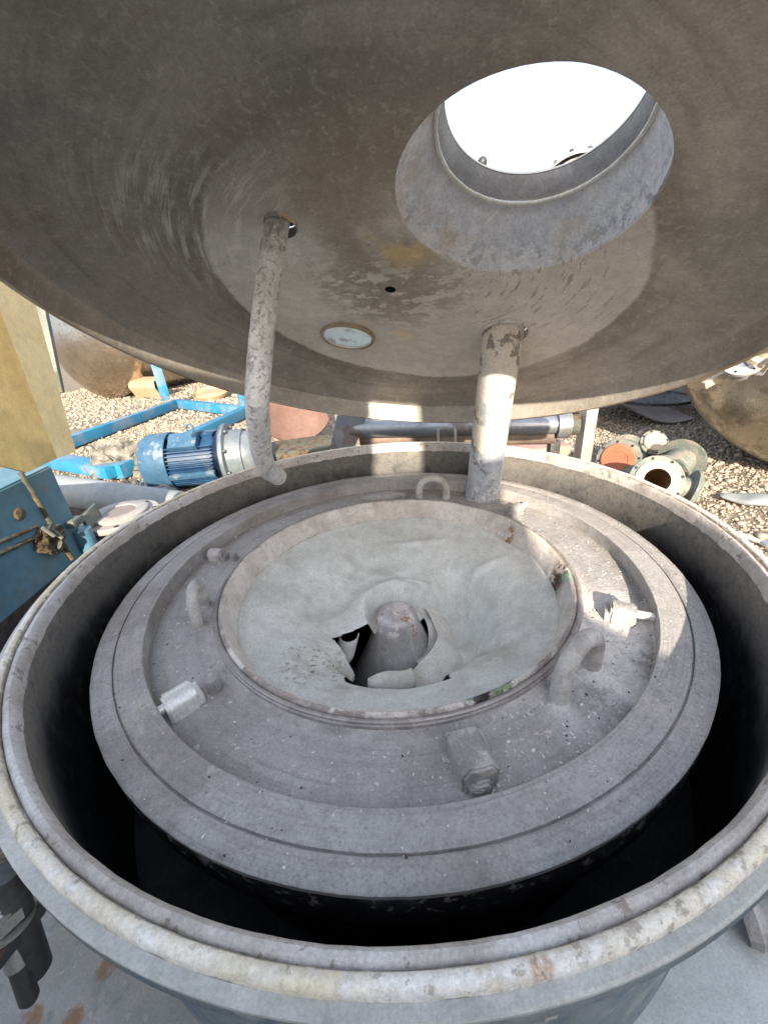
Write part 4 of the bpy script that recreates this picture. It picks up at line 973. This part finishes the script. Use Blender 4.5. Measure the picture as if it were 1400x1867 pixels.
# grey rubber sheet with wavy edge and round grating
c = at(1135, 775, GZ)
def wav(u, v):
    x = -.65+1.35*u; y = -.1+1.0*v
    return Vector((x, y, .10+.10*math.sin(u*5.0+.6)*(1-v*.5)+.30*(1-u)*(1-u)+.04*v))
bm = sheet(wav, 30, 12, .015); o = obj('rubber_sheet', fixn(bm), m_greysheet, loc=(c.x, c.y-.05, GZ+.02)); tag(o, 'grey rubber sheet with wavy edge lying right of the hinge post', 'rubber sheet')
c = at(1165, 752, GZ)
gr = thing('round_grate', 'dark round slatted grate lying on the wavy rubber sheet', 'grate', (c.x+.12, c.y, GZ+.16))
bm = lathe([(.42, 0), (.45, 0), (.45, .03), (.42, .03)], 40, closed=True); obj('ring', fixn(bm), m_darksteel, gr)
bm = bmesh.new()
for k in range(-6, 7): box(.012, 2*math.sqrt(.43**2-(k*.062)**2), .02, T(k*.062, 0, .012), bm)
obj('slats', bm, m_steel, gr)

# ------------------------------------------------------------------ heap of flanged fittings on the right
def fitting(name, label, px, py, zc, nd, Rf, Rb, L_, liner, m_b=m_greenflange, bore=True, both=True):
    c = at(px, py, zc); M_ = zmat(c, nd); t = thing(name, label, 'pipe fitting', mw=M_, group='flanged pipe fittings heaped behind the tank')
    bm = lathe([(Rb, -.005), (Rf, -.005), (Rf+.003, -.01), (Rf+.003, -.03), (Rb, -.034)], 48); obj('flange', fixn(bm), m_b, t)
    bm = lathe([(Rb, -.03), (Rb*.97, -L_*.5), (Rb, -L_)], 40); obj('barrel', fixn(bm), m_b, t)
    if both:
        bm = lathe([(Rb, -L_), (Rf, -L_), (Rf, -L_-.028), (Rb*.8, -L_-.028)], 48); obj('flange', fixn(bm), m_b, t)
    rl = Rf*.80
    if bore:
        bm = lathe([(Rb*.62, -.002), (Rb*.64, .010), (rl, .010), (rl+.002, -.006)], 44); obj('liner', fixn(bm), liner, t)
        bm = lathe([(Rb*.62, .008), (Rb*.60, -L_*.8), (0, -L_*.82)], 40); obj('bore', fixn(bm), m_linerin, t)
    else:
        bm = lathe([(0, .012), (rl*.55, .012), (rl*.58, .018), (rl*.93, .018), (rl, .010), (rl+.002, -.006)], 44); obj('liner', fixn(bm), liner, t)
    for k in range(8):
        a = 2*math.pi*k/8+.2; bm = lathe([(0, 0), (.010, 0), (.010, .002), (0, .002)], 12, mat=T(Rf*.91*math.cos(a), Rf*.91*math.sin(a), -.0045)); obj('bolt_hole', fixn(bm), m_void, t)
    return t
fitting('pipe_fitting', 'pipe fitting with an orange lined blind end, leftmost of the heap', 1126, 838, -.66, (-.62, -.78, .16), .155, .115, .42, m_orange, bore=False)
fitting('pipe_fitting', 'small fitting with a bright white face, rearmost and topmost of the heap', 1193, 806, -.62, (-.20, -.75, .60), .105, .070, .25, m_cream, bore=False)
fitting('pipe_fitting', 'grey green flange facing away to the upper right in the fitting heap', 1243, 836, -.68, (.45, .35, .1), .165, .105, .30, m_greenflange, bore=False)
fitting('pipe_fitting', 'pipe fitting with wide cream ring around a dark open bore', 1197, 876, -.62, (-.30, -.90, .50), .165, .125, .40, m_cream)
c = at(1255, 895, GZ+.1)
fitting('pipe_fitting', 'tilted blue green flange under the right side of the fitting heap', 1262, 896, -.74, (.80, -.40, -.25), .14, .08, .18, m_greenflange, bore=False, both=False)
# bits on the gravel at right
c = at(1378, 912, GZ+.03)
bm = bmesh.new(); bmesh.ops.create_icosphere(bm, subdivisions=3, radius=1); bmesh.ops.transform(bm, matrix=RZ(-.5) @ Matrix.Diagonal((.20, .09, .035, 1)), verts=bm.verts)
o = obj('flat_stone', rough(bm, .02, 8), m_pipegrey, loc=c); tag(o, 'flat pale grey stone slab lying on gravel near the right edge', 'stone')
a, b = at(1340, 972, GZ+.03), at(1396, 992, GZ+.03)
rd = thing('steel_rod', 'bright thin steel rod lying on gravel beside the right rim', 'rod', a)
bm = tube([Vector((0, 0, 0)), b-a], .014, 12); obj('bar', bm, m_chrome, rd)
bm = tube([(b-a)*.93, (b-a)*1.05], .024, 12); obj('end_cap', bm, m_steel, rd)
# dark clutter left of the tank on the ground
c = at(20, 1170, GZ)
bm = box(.5, .35, .1, RZ(.4), None, .02); o = obj('concrete_block', rough(bm, .01, 6), m_greysheet, loc=(c.x, c.y, GZ+.05)); tag(o, 'low grey block on the ground between the blue housing and tank', 'block')

# ------------------------------------------------------------------ unseen blockers added behind the camera to shade the near side
kd = Vector((.59, -.81, 0)); pd = Vector((-.81, -.59, 0)); P1 = Vector((-.34, -1.33, 0))
ctn = thing('added_shade_container', 'plain grey container shape added behind the viewer to cast shade', 'container', (P1.x, P1.y, GZ))  # added so its top edge draws the shade line across the basket
q = [Vector((0, 0, 0)), kd*4.5, kd*4.5+pd*2.3, pd*2.3]
HC = .83-GZ
bm = prism([(p.x, p.y) for p in q], HC); obj('body', fixn(bm), m_pipegrey, ctn)
rb = bmesh.new()
for k in range(14):
    p = kd*(.15+.32*k); box(.12, .03, HC-.1, T(p.x+.012, p.y+.009, HC/2) @ RZ(math.atan2(kd.y, kd.x)), rb)
obj('ribs', rb, m_pipegrey, ctn)
dm = thing('added_shade_drum', 'drum-shaped shade blocker added on top of the container behind the viewer', 'drum', (.06, -2.42, .83))  # added to shade the cloth and the lower feed pipe
bm = lathe([(0, -.36), (.215, -.36), (.218, -.34), (.213, -.12), (.219, -.11), (.213, -.10), (.213, .10), (.219, .11), (.213, .12), (.218, .34), (.215, .36), (0, .36)], 40, mat=T(0, 0, .22) @ RY(R(90)))
obj('drum_body', fixn(bm), m_blue, dm)
ck = thing('added_shade_crate', 'crate-shaped shade blocker added on the container behind the viewer', 'crate', (-.47, -2.85, .83))  # added to keep sun off the wash pipe and left lid skirt
obj('crate_box', box(.86, .46, .96, T(0, 0, .48), None, .004), m_brown, ck)
sb = bmesh.new()
for k in range(5):
    for y_ in (-.238, .238): box(.88, .018, .12, T(0, y_, .09+.195*k), sb, .003)
obj('boards', sb, m_tan, ck)
po = thing('added_shade_post', 'grey round post added behind the viewer to cast a shadow strip', 'post', (.25, -2.9, GZ))  # added to throw a dark strip on the lid and rear wall
bm = tube([(0, 0, 0), (.0, 0, 2.9)], .085, 24); obj('shaft', bm, m_paint, po)
bm = box(.3, .3, .02, T(0, 0, .01)); obj('base_plate', bm, m_paint, po)
print('objects', len(bpy.data.objects))
